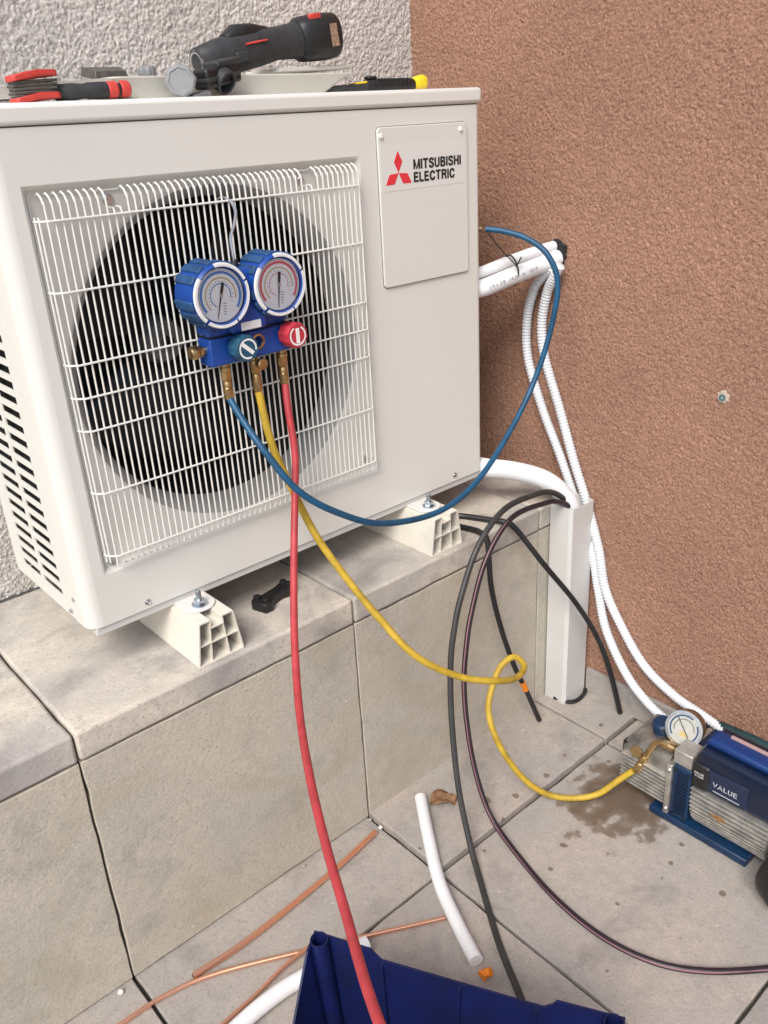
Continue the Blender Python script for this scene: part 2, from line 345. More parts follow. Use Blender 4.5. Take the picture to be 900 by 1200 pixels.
# walls with real relief
def vnoise(h, w_, s, rng):
    gh, gw = int(h/s)+4, int(w_/s)+4; L = rng.random((gh, gw))
    yy = np.arange(h)/s; xx = np.arange(w_)/s; yi = yy.astype(int); xi = xx.astype(int); fy = yy-yi; fx = xx-xi
    fy = fy*fy*(3-2*fy); fx = fx*fx*(3-2*fx); fy = fy[:, None]; fx = fx[None, :]
    g_ = lambda a_, b_: L[np.ix_(yi+a_, xi+b_)]
    return (g_(0, 0)*(1-fx)+g_(0, 1)*fx)*(1-fy)+(g_(1, 0)*(1-fx)+g_(1, 1)*fx)*fy
def relief(name, m, org, U, V, Nn, u0, u1, v0, v1, step, amp, seed, parent, coarse):
    rng = np.random.default_rng(seed); nu, nv = int((u1-u0)/step)+1, int((v1-v0)/step)+1
    h = vnoise(nv, nu, 2.3*coarse, rng)*.62+vnoise(nv, nu, 4.6*coarse, rng)*.42+vnoise(nv, nu, 1.35*coarse, rng)*.75
    h = h+rng.random((nv, nu))*.62+np.where(rng.random((nv, nu)) > .93, .5, 0.); h = (h-h.mean())/h.std(); h = np.where(h > 0, h*.8, h*1.25)*amp
    uu = np.linspace(u0, u1, nu); vv = np.linspace(v0, v1, nv)
    G = np.array(org)[None, None, :]+uu[None, :, None]*np.array(U)+vv[:, None, None]*np.array(V)+h[:, :, None]*np.array(Nn)
    me = bpy.data.meshes.new(name); me.vertices.add(nu*nv); me.vertices.foreach_set('co', (G-np.array(ORG[parent.name])).ravel())
    idx = np.arange(nu*nv).reshape(nv, nu); q = np.stack([idx[:-1, :-1], idx[:-1, 1:], idx[1:, 1:], idx[1:, :-1]], -1).reshape(-1, 4)
    me.loops.add(q.size); me.loops.foreach_set('vertex_index', q.ravel().astype(np.int32))
    me.polygons.add(len(q)); me.polygons.foreach_set('loop_start', (np.arange(len(q))*4).astype(np.int32)); me.polygons.foreach_set('loop_total', np.full(len(q), 4, np.int32))
    me.update(calc_edges=True); me.validate(); me.polygons.foreach_set('use_smooth', np.ones(len(q), bool)); me.materials.append(m)
    o = bpy.data.objects.new(name, me); COL.objects.link(o); o.parent = parent; return o
bw = thing('rendered_wall', (XR, -.3, ZF), 'terracotta brown wall with rough sprayed render on the right', 'wall')
B().box(XR+.002, XR+.22, -1.0, YB+.25, ZF, 1.15).box(XR-.001, XR+.22, -4.2, -1.0005, ZF, 1.15).box(XR-.001, XR+.22, -4.2, YB+.25, 1.1505, 2.35).build('masonry', M_brown, bw)
relief('render_coat', M_brown, (XR-.002, 0, 0), (0, 1, 0), (0, 0, 1), (-1, 0, 0), -1.0, YB, ZF+.01, 1.15, 0.0022, .00075, 3, bw, .78)
for k in range(6):
    y1 = -.164-k*.42
    B().box(XR-.016, XR-.0045, y1-.416, y1, ZF+.0035, ZF+.083+random.uniform(-.002, .002)).build('skirting_slab', M_skirt, bw, bevel=.002)
ww = thing('rendered_wall', (0, YB, ZF), 'off-white wall with coarse pebbly render behind the air conditioner', 'wall')
B().box(-3.2, XR-.001, YB+.004, YB+.22, ZF, 2.35).build('masonry', M_whitewall, ww)
relief('render_coat', M_whitewall, (0, YB-.003, 0), (1, 0, 0), (0, 0, 1), (0, -1, 0), -.45, XR-.001, ZT, 1.2, 0.0024, .00115, 5, ww, .8)

# ------------------------------------------------------------------ air conditioner
GL, GR, GT, GB = .0483, .6401, .687, .096
HX, HZ, HR = (GL+GR)/2, (GT+GB)/2, .282
ac = thing('air_conditioner', (W/2, D/2, -.017), 'large cream outdoor air conditioner unit with round fan grille', 'air conditioner')
ZL = .7660
# front panel with wrapped left/right edges, recess and fan opening
b = B(); rc = .024
def arcpts():                                  # plan outline of the panel, from the left return round the front to the right return
    L = [(0, .055), (0, rc)]
    for k in range(1, 8): t = math.pi/2*k/7; L.append((rc-rc*math.cos(t), rc-rc*math.sin(t)))
    return L
left = arcpts(); right = [(W-.012*(x/rc) if x < rc else W-.012, .012*(y/rc) if y <= rc else y) for x, y in left]
def strip(o2, z0, z1):
    b.add([(x, y, z0) for x, y in o2]+[(x, y, z1) for x, y in o2], [(i, i+1, len(o2)+i+1, len(o2)+i) for i in range(len(o2)-1)])
strip(left, 0, ZL); strip(right, 0, ZL)
xl, xr_ = rc, W-.012
def quad(*p): b.add(p, [(0, 1, 2, 3)])
ri = .006
quad((xl, 0, 0), (GL-ri, 0, 0), (GL-ri, 0, ZL), (xl, 0, ZL)); quad((GR+ri, 0, 0), (xr_, 0, 0), (xr_, 0, ZL), (GR+ri, 0, ZL))
quad((GL-ri, 0, 0), (GR+ri, 0, 0), (GR+ri, 0, GB-ri), (GL-ri, 0, GB-ri)); quad((GL-ri, 0, GT+ri), (GR+ri, 0, GT+ri), (GR+ri, 0, ZL), (GL-ri, 0, ZL))
N = 128; RD = .013
def sq(k, e, y):                               # point on the square outline at angle k
    t = 2*math.pi*k/N; c, s = math.cos(t), math.sin(t); m = max(abs(c), abs(s)); hw = (GR-GL)/2+e; hh = (GT-GB)/2+e
    return (HX+hw*c/m, y, HZ+hh*s/m)
def ci(k, r, y): t = 2*math.pi*k/N; return (HX+r*math.cos(t), y, HZ+r*math.sin(t))
b.ring([[sq(k, ri, 0) for k in range(N)], [sq(k, ri*.3, .0025) for k in range(N)], [sq(k, -.002, RD*.8) for k in range(N)], [sq(k, -.007, RD) for k in range(N)],
        [ci(k, HR+.0055, RD) for k in range(N)], [ci(k, HR+.002, RD+.002) for k in range(N)], [ci(k, HR-.002, RD+.004) for k in range(N)]], cap0=False, cap1=False)
b.add([(xl, 0, 0), (xr_, 0, 0), (xr_, .012, 0), (xl, .012, 0)], [(0, 1, 2, 3)])
fp = b.build('front_panel', M_unit, ac, smooth=50)
# bell mouth behind the opening; grey, then black, paints the shade of its depth
B().lathe((HX, 0, HZ), (0, 1, 0), [(HR-.001, RD+.0035), (HR-.010, RD+.010), (HR-.017, RD+.022), (HR-.021, RD+.034), (HR-.021, RD+.062)], 96, caps=False).build('bell_mouth', mat('bell_mouth_shade', (.34, .34, .33), .45, var=.1, vscale=8), ac, smooth=60)
B().lathe((HX, 0, HZ), (0, 1, 0), [(HR-.0208, RD+.0622), (HR+.004, RD+.064), (HR+.006, .261)], 64, caps=False).build('fan_shroud', M_inside, ac, smooth=60)
# fan and coil
B().box(.02, W-.3, .262, .275, .02, .75).box(.018, .022, .14, .262, .02, .75).box(W-.3, W-.296, .03, .262, .02, .75).box(.02, W-.3, .14, .262, .016, .02).box(.02, W-.3, .14, .262, .75, .754).build('heat_exchanger', M_coil, ac)
fx, fy_, fz = .305, .215, .405
for k in range(3):
    b = B(); rows = []
    for i in range(7):
        r = .05+.19*i/6; row = []
        for j in range(9):
            t = 2*math.pi*k/3+(j/8-.5)*(1.35+.15*i/6)+.25*i/6; row.append((fx+r*math.cos(t), fy_-.045*(j/8-.5)*(1+.3*i/6)-.02, fz+r*math.sin(t)))
        rows.append(row)
    v = [p for r_ in rows for p in r_]; f = [(i*9+j, i*9+j+1, (i+1)*9+j+1, (i+1)*9+j) for i in range(6) for j in range(8)]
    o = b.add(v, f).build('fan_blade', M_fan, ac); md = o.modifiers.new('thick', 'SOLIDIFY'); md.thickness = .003
hb = B().lathe((fx, fy_-.02, fz), (0, -1, 0), [(.044, -.02), (.042, .012), (.036, .022), (.020, .026), (.018, .030)], 24).build('fan_hub', M_hub, ac)
B().lathe((fx, fy_-.05, fz), (0, -1, 0), [(.011, 0), (.011, .009), (.005, .010), (.005, .018)], 6).build('nut', M_black, hb)
# lid
b = B().box(-.003, W+.003, -.004, D+.004, .7675, H)
b.build('lid', M_unit2, ac, bevel=.007, seg=3)
B().box(.004, W-.004, .004, D-.004, .755, .7674).build('lid_gasket', mat('gasket_grey', (.16, .16, .15), .7), ac)
# sides and back
B().box(W-.002, W, .0555, D, 0, ZL).build('right_panel', M_unit, ac)
B().box(.003, W-.003, D-.003, D-.0005, 0, ZL).build('back_panel', M_unit, ac)
# left side panel with two columns of louvres
zs = [.030+.0245*k for k in range(29)]; cols = [(.098, .180), (.196, .278)]
b = B(); t0, t1 = .001, .0035
for y0, y1 in ((.0565, cols[0][0]), (cols[0][1], cols[1][0]), (cols[1][1], D)): b.box(t0, t1, y0, y1, 0, ZL)
for y0, y1 in cols:
    b.box(t0, t1, y0, y1, 0, zs[0])
    for k, z in enumerate(zs): b.box(t0, t1, y0, y1, z+.0135, zs[k+1] if k+1 < len(zs) else ZL)
sp = b.build('side_panel', M_unit, ac)
first = None
for y0, y1 in cols:
    for k, z in enumerate(zs):
        if first is None:
            M = Matrix.Translation((.0045, 0, z+.0135)) @ Matrix.Rotation(math.radians(-62), 4, 'Y')
            first = B().box(0, .0012, y0-.001, y1+.001, -.009, 0, M).build('slat', M_unit, sp); z00, y00 = z, y0
        else: clone(first, sp, (0, y0-y00, z-z00))
# base pan, tabs
B().box(.012, W-.008, .004, D-.006, -.0165, -.0005).build('base_pan', M_flange, ac, bevel=.002)
def screw(p, parent, r=.0042, m=M_steel):
    return B().lathe(p, (0, -1, 0), [(r*1.4, 0), (r*1.4, .0008), (r, .001), (r, .0028), (r*.5, .0036), (r*.3, .0028)], 14).build('screw', m, parent)
for p in ((.108, 0, .012), (.868, 0, .014)): screw(p, ac)
B().cyl((-.0005, .045, .045), (-.002, .045, .045), .004).build('screw', M_steel, ac)
B().cyl((-.0005, .07, .013), (-.0025, .07, .013), .004).build('screw', M_steel, ac)
# service panel with badge
bl, br, bb, bt = .6867, .9172, .4554, .7365
def rrect(x0, x1, z0, z1, r, n=6):
    P = []
    for cx, cz, a0 in ((x1-r, z1-r, 0), (x0+r, z1-r, 90), (x0+r, z0+r, 180), (x1-r, z0+r, 270)):
        for k in range(n+1): t = math.radians(a0+90*k/n); P.append((cx+r*math.cos(t), cz+r*math.sin(t)))
    return P
B().prism(rrect(bl-.0014, br+.0014, bb-.0014, bt+.0014, .009), lambda x, z: (x, -.0006, z), lambda x, z: (x, .004, z)).build('panel_shadow_line', mat('painted_gap_shadow', (.20, .19, .17), .6), ac)  # dark sheet behind the panel, paints the shadow line round it
pn = B().prism(rrect(bl, br, bb, bt, .008), lambda x, z: (x, -.0042, z), lambda x, z: (x, .003, z)).build('service_panel', M_plate, ac, bevel=.0012)
screw((.694, -.0042, .722), pn, .0038, M_white); screw((.899, -.0042, .724), pn, .0038, M_white)
B().prism(rrect(.690, .9105, .628, .706, .002), lambda x, z: (x, -.0046, z), lambda x, z: (x, -.0041, z)).build('sticker', M_sticker, pn)
b = B()
for poly in ([(.733, .696), (.7225, .677), (.733, .658), (.7435, .677)], [(.733, .658), (.7105, .6565), (.7005, .6385), (.7225, .639)], [(.733, .658), (.7435, .639), (.7655, .6385), (.7555, .6565)]):
    cx = sum(p[0] for p in poly)/4; cz = sum(p[1] for p in poly)/4
    poly = [(cx+(x-cx)*.985, cz+(z-cz)*.985) for x, z in poly]
    b.prism(poly, lambda x, z: (x, -.0050, z), lambda x, z: (x, -.0045, z))
b.build('badge', M_red_logo, pn, smooth=0)
GLY = {'M': (.86, [[(.1, 0), (.1, 1)], [(.1, .97), (.43, .05), (.76, .97)], [(.76, 1), (.76, 0)]]), 'I': (.2, [[(.1, 0), (.1, 1)]]), 'T': (.66, [[(0, .915), (.66, .915)], [(.33, .9), (.33, 0)]]),
 'S': (.66, [[(.57, .70), (.55, .84), (.44, .915), (.30, .92), (.16, .88), (.10, .76), (.13, .64), (.25, .56), (.42, .49), (.54, .40), (.57, .25), (.50, .13), (.36, .08), (.22, .09), (.11, .17), (.08, .31)]]),
 'U': (.68, [[(.1, 1), (.1, .3), (.15, .14), (.26, .085), (.42, .085), (.53, .14), (.58, .3), (.58, 1)]]), 'H': (.68, [[(.1, 0), (.1, 1)], [(.58, 0), (.58, 1)], [(.1, .5), (.58, .5)]]),
 'B': (.68, [[(.1, 0), (.1, 1)], [(.1, .915), (.40, .915), (.52, .86), (.54, .72), (.48, .58), (.38, .53), (.1, .53)], [(.38, .53), (.52, .46), (.58, .30), (.53, .14), (.42, .085), (.1, .085)]]),
 'E': (.60, [[(.1, 0), (.1, 1)], [(.1, .915), (.58, .915)], [(.1, .52), (.54, .52)], [(.1, .085), (.60, .085)]]), 'L': (.56, [[(.1, 1), (.1, 0)], [(.1, .085), (.56, .085)]]),
 'C': (.70, [[(.60, .66), (.56, .82), (.45, .91), (.33, .915), (.19, .85), (.11, .70), (.09, .5), (.11, .30), (.19, .15), (.33, .085), (.45, .09), (.56, .18), (.61, .36)]]),
 'R': (.68, [[(.1, 0), (.1, 1)], [(.1, .915), (.42, .915), (.54, .85), (.57, .71), (.52, .57), (.40, .50), (.1, .50)], [(.38, .50), (.50, .42), (.54, .28), (.58, 0)]]),
 'V': (.70, [[(.05, 1), (.35, .05), (.65, 1)]]), 'A': (.72, [[(.04, 0), (.36, .95), (.68, 0)], [(.16, .32), (.56, .32)]])}
def letters(body, parent, m, fn, th=.23, gap=.10):
    """Bold sans lettering as flat strokes; fn(u, v, d) maps unit-high letter space to the world."""
    tot = sum(GLY[c][0]+gap for c in body)-gap; b = B(); x = 0; lay = 0
    for c in body:
        wd, strokes = GLY[c]
        for st in strokes:
            P = [Vector((x+p[0], p[1])) for p in st]; v = []; lay = (lay+1) % 4
            for k, p in enumerate(P):
                d0 = (P[min(k+1, len(P)-1)]-P[max(k-1, 0)]).normalized(); n = Vector((-d0.y, d0.x))
                e = (P[k]-P[k-1]).normalized() if k else d0; cs = max(.72, abs(n.dot(Vector((-e.y, e.x))))); n = n*th/2/cs
                v += [fn((p.x-n.x)/tot, p.y-n.y, lay), fn((p.x+n.x)/tot, p.y+n.y, lay)]
            b.add(v, [(2*k, 2*k+1, 2*k+3, 2*k+2) for k in range(len(P)-1)])
        x += wd+gap
    return b.build('lettering', m, parent, smooth=0)
letters('MITSUBISHI', pn, M_black_ink, lambda u, v, d: (.771+.127*u, -.0049-.00006*d, .6615+.0172*v)); letters('ELECTRIC', pn, M_black_ink, lambda u, v, d: (.771+.109*u, -.0049-.00006*d, .6390+.0172*v))
# wire grille
wt = .00158
gr = B().tube([(GL+.004, .010, GT-.006), (GL+.004, .010, GB+.006)], wt, 6, 1, False).build('fan_grille', M_wire, ac)
YW = -.0145
zt_ = GT-.004; zb_ = GB+.004
def vwire(x): return [(x, .010, zt_-.004), (x, .003, zt_-.001), (x, -.006, zt_-.005), (x, -.012, zt_-.016), (x, YW, zt_-.034), (x, YW, .4), (x, YW, zb_+.03), (x, -.0135, zb_+.016), (x, -.0105, zb_+.005)]
nW = 51; wx0, wx1 = GL+.016, GR-.012; dx = (wx1-wx0)/(nW-1); first = None; fshort = None
notch = {9: 1, 10: 1, 40: 1, 41: 1}
for k in range(nW):
    x = wx0+dx*k
    if k in notch:
        if fshort is None: fshort = B().tube([(x, .004, .643+.012), (x, -.010, .643+.011), (x, YW, .643), (x, YW, .4), (x, YW, zb_+.03), (x, -.0135, zb_+.016), (x, -.0105, zb_+.005)], wt, 6, .02).build('wire', M_wire, gr); xsh = x
        else: clone(fshort, gr, (x-xsh, 0, 0))
    elif first is None: first = B().tube(vwire(x), wt, 6, .012).build('wire', M_wire, gr); xf0 = x
    else: clone(first, gr, (x-xf0, 0, 0))
for z in (.646, .548, .442, .391, .339, .235, .124):
    B().tube([(GL+.004, .011, z), (GL+.0045, 0, z), (GL+.009, -.0085, z), (GL+.018, YW-wt*1.7, z), (HX, YW-wt*1.7, z), (GR-.018, YW-wt*1.7, z), (GR-.008, -.0085, z), (GR-.0045, 0, z), (GR-.004, .011, z)], wt*1.05, 6, .015).build('wire', M_wire, gr)
B().tube([(GL+.030, -.0095, zb_+.0055), (HX, -.0095, zb_+.0055), (GR-.022, -.0095, zb_+.0055)], wt, 6, .1).build('wire', M_wire, gr)
for x, y in ((GL+.0045, .001), (GL+.0075, -.0065), (GR-.0045, .001), (GR-.0075, -.0065)):
    B().tube([(x, y, .652), (x, y, .112)], wt, 6, 1, False).build('wire', M_wire, gr)
for k in (9, 40):
    xx = wx0+dx*k
    B().tube([(xx-.014, .010, zt_-.005), (xx+.022, .010, zt_-.005)], wt, 6, 1, False).build('wire', M_wire, gr)
    B().lathe((xx+.004, RD, .664), (0, -1, 0), [(.009, 0), (.009, .002), (.005, .003), (.005, .006)], 16).build('grille_screw', M_steel, gr)
B().lathe((GL+.016, .010, zb_+.006), (0, -1, 0), [(.006, 0), (.006, .002), (.004, .006)], 14).build('grille_screw', M_steel, gr)
B().lathe((GR-.022, .010, zb_+.026), (0, -1, 0), [(.006, 0), (.006, .002), (.004, .006)], 14).build('grille_screw', M_steel, gr)

# ------------------------------------------------------------------ support feet
def foot(cx, label):
    f0, f1, ztop, zb = -.0876, .385, -.0175, ZT+.0012
    t = thing('support_foot', (cx, f0, zb), label, 'support', 'plastic feet under the air conditioner')
    hb_, ht = .0452, .0331
    def X(h, k): return cx+k*(hb_+(ht-hb_)*h)
    h_ = ztop-zb
    def seg(p, q, th, y0, y1, b):
        p, q = Vector((p[0], 0, p[1])), Vector((q[0], 0, q[1])); d = (q-p).normalized(); n = Vector((-d.z, 0, d.x))*th/2
        b.ring([[Vector((v.x, y, v.z)) for v in (p-n, q-n, q+n, p+n)] for y in (y0, y1)])
    P = lambda h, k: (X(h, k), zb+h_*h)
    th = .0026; b = B()
    seg(P(.015, -1), P(.015, 1), th, f0, f1, b); seg(P(.03, -1), P(.985, -1), th, f0+.0003, f1-.0003, b); seg(P(.03, 1), P(.985, 1), th, f0+.0003, f1-.0003, b)
    seg(P(.985, -1.0), P(.985, -.36), th, f0+.0006, f1-.0006, b); seg(P(.985, .36), P(.985, 1.0), th, f0+.0006, f1-.0006, b)
    seg(P(.985, -.36), P(.80, -.36), th, f0+.0009, f1-.0009, b); seg(P(.985, .36), P(.80, .36), th, f0+.0009, f1-.0009, b); seg(P(.80, -.36), P(.80, .36), th, f0+.0012, f1-.0012, b)
    b.build('profile', M_foot, t, smooth=0)
    b = B(); seg(P(.46, -.98), P(.46, .98), .002, f0+.002, f1-.002, b); b.build('shelf_web', M_foot, t, smooth=0)
    for k in (-1, 1):
        b = B(); seg(P(.02, .40*k), P(.45, .38*k), .002, f0+.0025, f1-.0025, b); seg(P(.47, .38*k), P(.80, .36*k), .002, f0+.0025, f1-.0025, b); b.build('upright_web', M_foot, t, smooth=0)
    # mounting tab, bolt
    def tabshape(r0, w2):
        return [(cx-w2, .01), (cx-w2, -.030)] + [(cx-w2*math.cos(math.pi*k/10), -.030-.026*math.sin(math.pi*k/10)) for k in range(1, 10)] + [(cx+w2, -.030), (cx+w2, .01)]
    pts = tabshape(0, .030)
    B().prism(pts, lambda x, y: (x, y, -.0166), lambda x, y: (x, y, -.0130)).build('mounting_tab', mat('tab_white', (.70, .69, .66), .4), t, bevel=.0015)
    bo = B().lathe((cx, -.034, -.0130), (0, 0, 1), [(.0050, 0), (.0050, .027), (.0042, .029)], 14).build('bolt', M_zinc, t)
    B().lathe((cx, -.034, -.0129), (0, 0, 1), [(.0145, 0), (.0145, .002)], 20).build('washer', M_zinc, bo)
    B().lathe((cx, -.034, -.0108), (0, 0, 1), [(.0100, 0), (.0104, .001), (.0104, .0085), (.0092, .0095)], 6).build('nut', M_zinc, bo, smooth=20)
foot(.1869, 'ivory plastic foot under the left part of the air conditioner')
foot(.7519, 'ivory plastic foot under the right part of the air conditioner, beside black cables')

# ------------------------------------------------------------------ gauge manifold hung on the grille
mf = thing('gauge_manifold', (.345, -.018, .40), 'blue refrigerant manifold with two round gauges hung on the fan grille', 'gauge')
GY = -.088
b = B(); b.box(.262, .418, -.060, -.022, .4485, .535); b.box(.300, .372, -.072, -.024, .4495, .549)
b.build('body', M_blue, mf, bevel=.008)
def arc(b, c, r0, r1, a0, a1, y, n=40):
    v = []; f = []
    for k in range(n+1):
        t = math.radians(a0+(a1-a0)*k/n)
        for r in (r0, r1): v.append((c[0]+r*math.cos(t), y, c[1]+r*math.sin(t)))
    for k in range(n): f.append((2*k, 2*k+1, 2*k+3, 2*k+2))
    b.add(v, f)
def gauge(cx, cz, ring1, ring2, tone, needle, label):
    R0 = .0490
    gg = B().lathe((cx, -.024, cz), (0, -1, 0), [(R0-.006, 0), (R0+.001, .006), (R0+.002, .05), (R0, .062), (R0-.004, .0655), (R0-.0065, .063), (R0-.0075, .057)], 72, caps=True,
                   rad=lambda k, n: 1.0).build('gauge', M_blue, mf); tag(gg, label)
    for k in range(16):
        if k % 4 == 3: continue
        t = 2*math.pi*(k+.5)/16; tx, tz = math.cos(t), math.sin(t); u = Vector((-tz, 0, tx)); rv = Vector((tx, 0, tz))
        c0 = Vector((cx, 0, cz))
        M = Matrix(((u.x, 0, rv.x, cx), (0, 1, 0, 0), (u.z, 0, rv.z, cz), (0, 0, 0, 1)))
        B().box(-.0075, .0075, -.083, -.030, R0-.002, R0+.0042, M).build('grip_rib', M_boot, gg, bevel=.002)
    b = B()
    for a0, a1 in ((-60, 20), (25, 100), (140, 225), (232, 296)):
        rings = []
        for k in range(25):
            t = math.radians(a0+(a1-a0)*k/24); rings.append([(cx+r*math.cos(t), y, cz+r*math.sin(t)) for r, y in ((R0-.005, GY+.0012), (R0-.005, GY-.0014), (R0-.0005, GY-.0014), (R0+.0008, GY+.0016))])
        b.ring(rings)
    b.build('bezel', M_white, gg)
    B().lathe((cx, -.082, cz), (0, -1, 0), [(.0405, 0), (.0405, .0006)], 48).build('dial', M_dial, gg)
    for r0, r1, a0, a1, m in ((.0330, .0368, -38, 218, tone), (.0258, .0278, -15, 225, M_yellowring), (.0172, .0188, -20, 240, ring2), (.0380, .0386, -40, 220, M_black_ink)):
        b = B(); arc(b, (cx, cz), r0, r1, a0, a1, -.0829); b.build('scale_ring', m, gg, smooth=0)
    b = B()
    for k in range(49):
        t = math.radians(-38+256*k/48); r0 = .0305 if k % 4 == 0 else .032; n = Vector((-math.sin(t), 0, math.cos(t)))*.00022
        p = Vector((cx+r0*math.cos(t), -.0830, cz+r0*math.sin(t))); q = Vector((cx+.0334*math.cos(t), -.0830, cz+.0334*math.sin(t))); b.add([p-n, q-n, q+n, p+n], [(0, 1, 2, 3)])
    for k in range(17):
        t = math.radians(-30+240*k/16); r0 = .0208; n = Vector((-math.sin(t), 0, math.cos(t)))*.0006
        p = Vector((cx+r0*math.cos(t), -.0830, cz+r0*math.sin(t))); q = Vector((cx+.0226*math.cos(t), -.0830, cz+.0226*math.sin(t))); b.add([p-n, q-n, q+n, p+n], [(0, 1, 2, 3)])
    for k in range(5): b.add([(cx+.002, -.083, cz-.012-k*.0042), (cx+.009-k*.0008, -.083, cz-.012-k*.0042), (cx+.009-k*.0008, -.083, cz-.0132-k*.0042), (cx+.002, -.083, cz-.0132-k*.0042)], [(0, 1, 2, 3)])
    b.build('scale_marks', mat('ink_grey', (.18, .22, .30), .6), gg, smooth=0)
    t = math.radians(needle); d = Vector((math.cos(t), 0, math.sin(t))); n = Vector((-d.z, 0, d.x)); c0 = Vector((cx, -.0845, cz))
    nd = B().prism([(-.020, .0021), (-.008, .0024), (0, .0012), (.036, .0003), (.036, -.0003), (0, -.0012), (-.008, -.0024), (-.020, -.0021)], lambda a_, c_: c0+d*a_+n*c_, lambda a_, c_: c0+d*a_+n*c_+Vector((0, .0007, 0))).build('needle', M_black, gg, smooth=0)
    B().cyl((cx, -.083, cz), (cx, -.0858, cz), .0028, n=12).build('needle_hub', M_steel, gg)
    B().lathe((cx, -.0862, cz), (0, -1, 0), [(.0408, 0), (.0408, .0008)], 48).build('lens', M_glass, gg)
gauge(.2815, .5165, None, M_bluering, M_bluering, 253, 'low pressure gauge with blue scale')
gauge(.3905, .5165, None, M_pinkring, M_redring, 262, 'high pressure gauge with red scale')
B().box(.317, .355, -.0742, -.0718, .4535, .4665).build('blank_label', M_white, mf, bevel=.0008)
blk = B().box(.266, .424, -.056, -.018, .401, .4455).build('valve_block', M_blue, mf, bevel=.0025)
B().box(.27, .42, -.052, -.02, .4456, .4482).build('block_gasket', M_black, blk)
B().lathe((.356, -.0545, .427), (0, -1, 0), [(.0125, 0), (.0125, .0035), (.0095, .0038), (.0085, .0012)], 28).build('sight_glass', M_brass, blk)
B().lathe((.356, -.0554, .427), (0, -1, 0), [(.0084, 0), (.0080, .0006)], 20).build('sight_lens', M_pumpnavy, blk)
def knob(x, z, m, ang, label):
    k = B().lathe((x, -.054, z), (0, -1, 0), [(.013, 0), (.013, .006), (.0205, .008), (.0215, .030), (.0195, .0345), (.001, .0347)], 40, rad=lambda i, n: 1.0+(.035 if (i % 4) < 2 else -.02)).build('valve_knob', m, mf, smooth=30); tag(k, label)
    b = B(); arc(b, (x, z), .0135, .0165, ang+28, ang+332, -.0893); b.build('white_ring', M_white, k, smooth=0)
    t = math.radians(ang); M = Matrix.Translation((x, 0, z)) @ Matrix.Rotation(-t, 4, 'Y')
    B().box(-.0125, .0125, -.0899, -.0885, -.0032, .0032, M).build('pointer', M_white, k)
knob(.3150, .4275, mat('teal_blue_knob', (.016, .085, .16), .5, var=.4, vscale=60), -42, 'dark blue valve knob with white ring'); knob(.4140, .4295, M_redp, 90, 'red valve knob with white ring')
# brass ports
B().lathe((.266, -.037, .427), (-1, 0, 0), [(.006, 0), (.006, .005), (.0095, .006), (.0095, .012), (.007, .0135), (.0105, .0145), (.0115, .021), (.009, .027), (.003, .028)], 20).build('end_port', M_brass, mf)
for x in (.2945, .351, .408):
    B().lathe((x, -.045, .402), (0, 0, -1), [(.0075, 0), (.0075, .006), (.0092, .007), (.0092, .013), (.006, .014)], 20).build('hose_port', M_brass, mf)
B().lathe((.353, -.05, .391), (0, -1, 0), [(.006, 0), (.006, .012), (.0095, .013), (.0095, .019), (.008, .0205)], 18).build('bleed_port', M_brass, mf)
b = B().tube([(.338, -.042, .552), (.338, -.040, .570), (.340, -.036, .592), (.352, -.033, .612), (.360, -.028, .630), (.358, -.020, .645), (.350, -.004, .651), (.344, .004, .640)], .0026, 8, .004); b.build('hook', M_steel, mf)
B().lathe((.338, -.042, .546), (0, 0, 1), [(.006, 0), (.006, .010), (.004, .014)], 12).build('hook_socket', M_black, mf)

# ------------------------------------------------------------------ hoses
def hose(name, pts, r, m, label, cat='hose', end0=None, end1=None, step=.012, n=12):
    t = thing(name, pts[0], label, cat); rg = random.Random(len(label))
    pts = [Vector(p)+Vector((rg.gauss(0, .0016), rg.gauss(0, .0016), rg.gauss(0, .0010)))*(1 if 1 < k < len(pts)-2 else 0) for k, p in enumerate(pts)]
    B().tube(pts, r, n, step).build('tube', m, t)
    return t
def ferrule(t, p, d, m=M_brass, s=1.0):
    B().lathe(p, d, [(.0058*s, -.002), (.0088*s, 0), (.0088*s, .014*s), (.0075*s, .015*s), (.0070*s, .018*s)], 6).build('coupling_nut', m, t, smooth=20)
    return B().lathe(Vector(p)+Vector(d).normalized()*.017*s, d, [(.0068*s, 0), (.0076*s, .002), (.0076*s, .009), (.0068*s, .0095), (.0080*s, .011), (.0084*s, .028*s), (.0072*s, .030*s)], 18).build('ferrule', m, t)
HRAD = .0064
t = hose('charging_hose', [(.294, -.046, .343), (0.295, -0.075, 0.313), (0.303, -0.12, 0.262), (0.339, -0.155, 0.191), (0.413, -0.17, 0.126), (0.509, -0.17, 0.074), (.659, -.15, .037), (.780, -.14, .054), (.895, -.12, .11), (.994, -.105, .193), (1.040, -.118, .301), (1.052, -.126, .416), (1.046, -.106, .478), (1.03, -.062, .508), (1.008, -.02, .524), (.987, .012, .5295)], .0060, M_bluehose, 'blue hose looping from the gauges to the right side of the unit')
ferrule(t, (.2945, -.045, .388), (0, 0, -1)); B().cyl((.982, .018, .530), (.958, .05, .531), .006).build('ferrule', M_brass_dull, t)
def Dp(l): return l
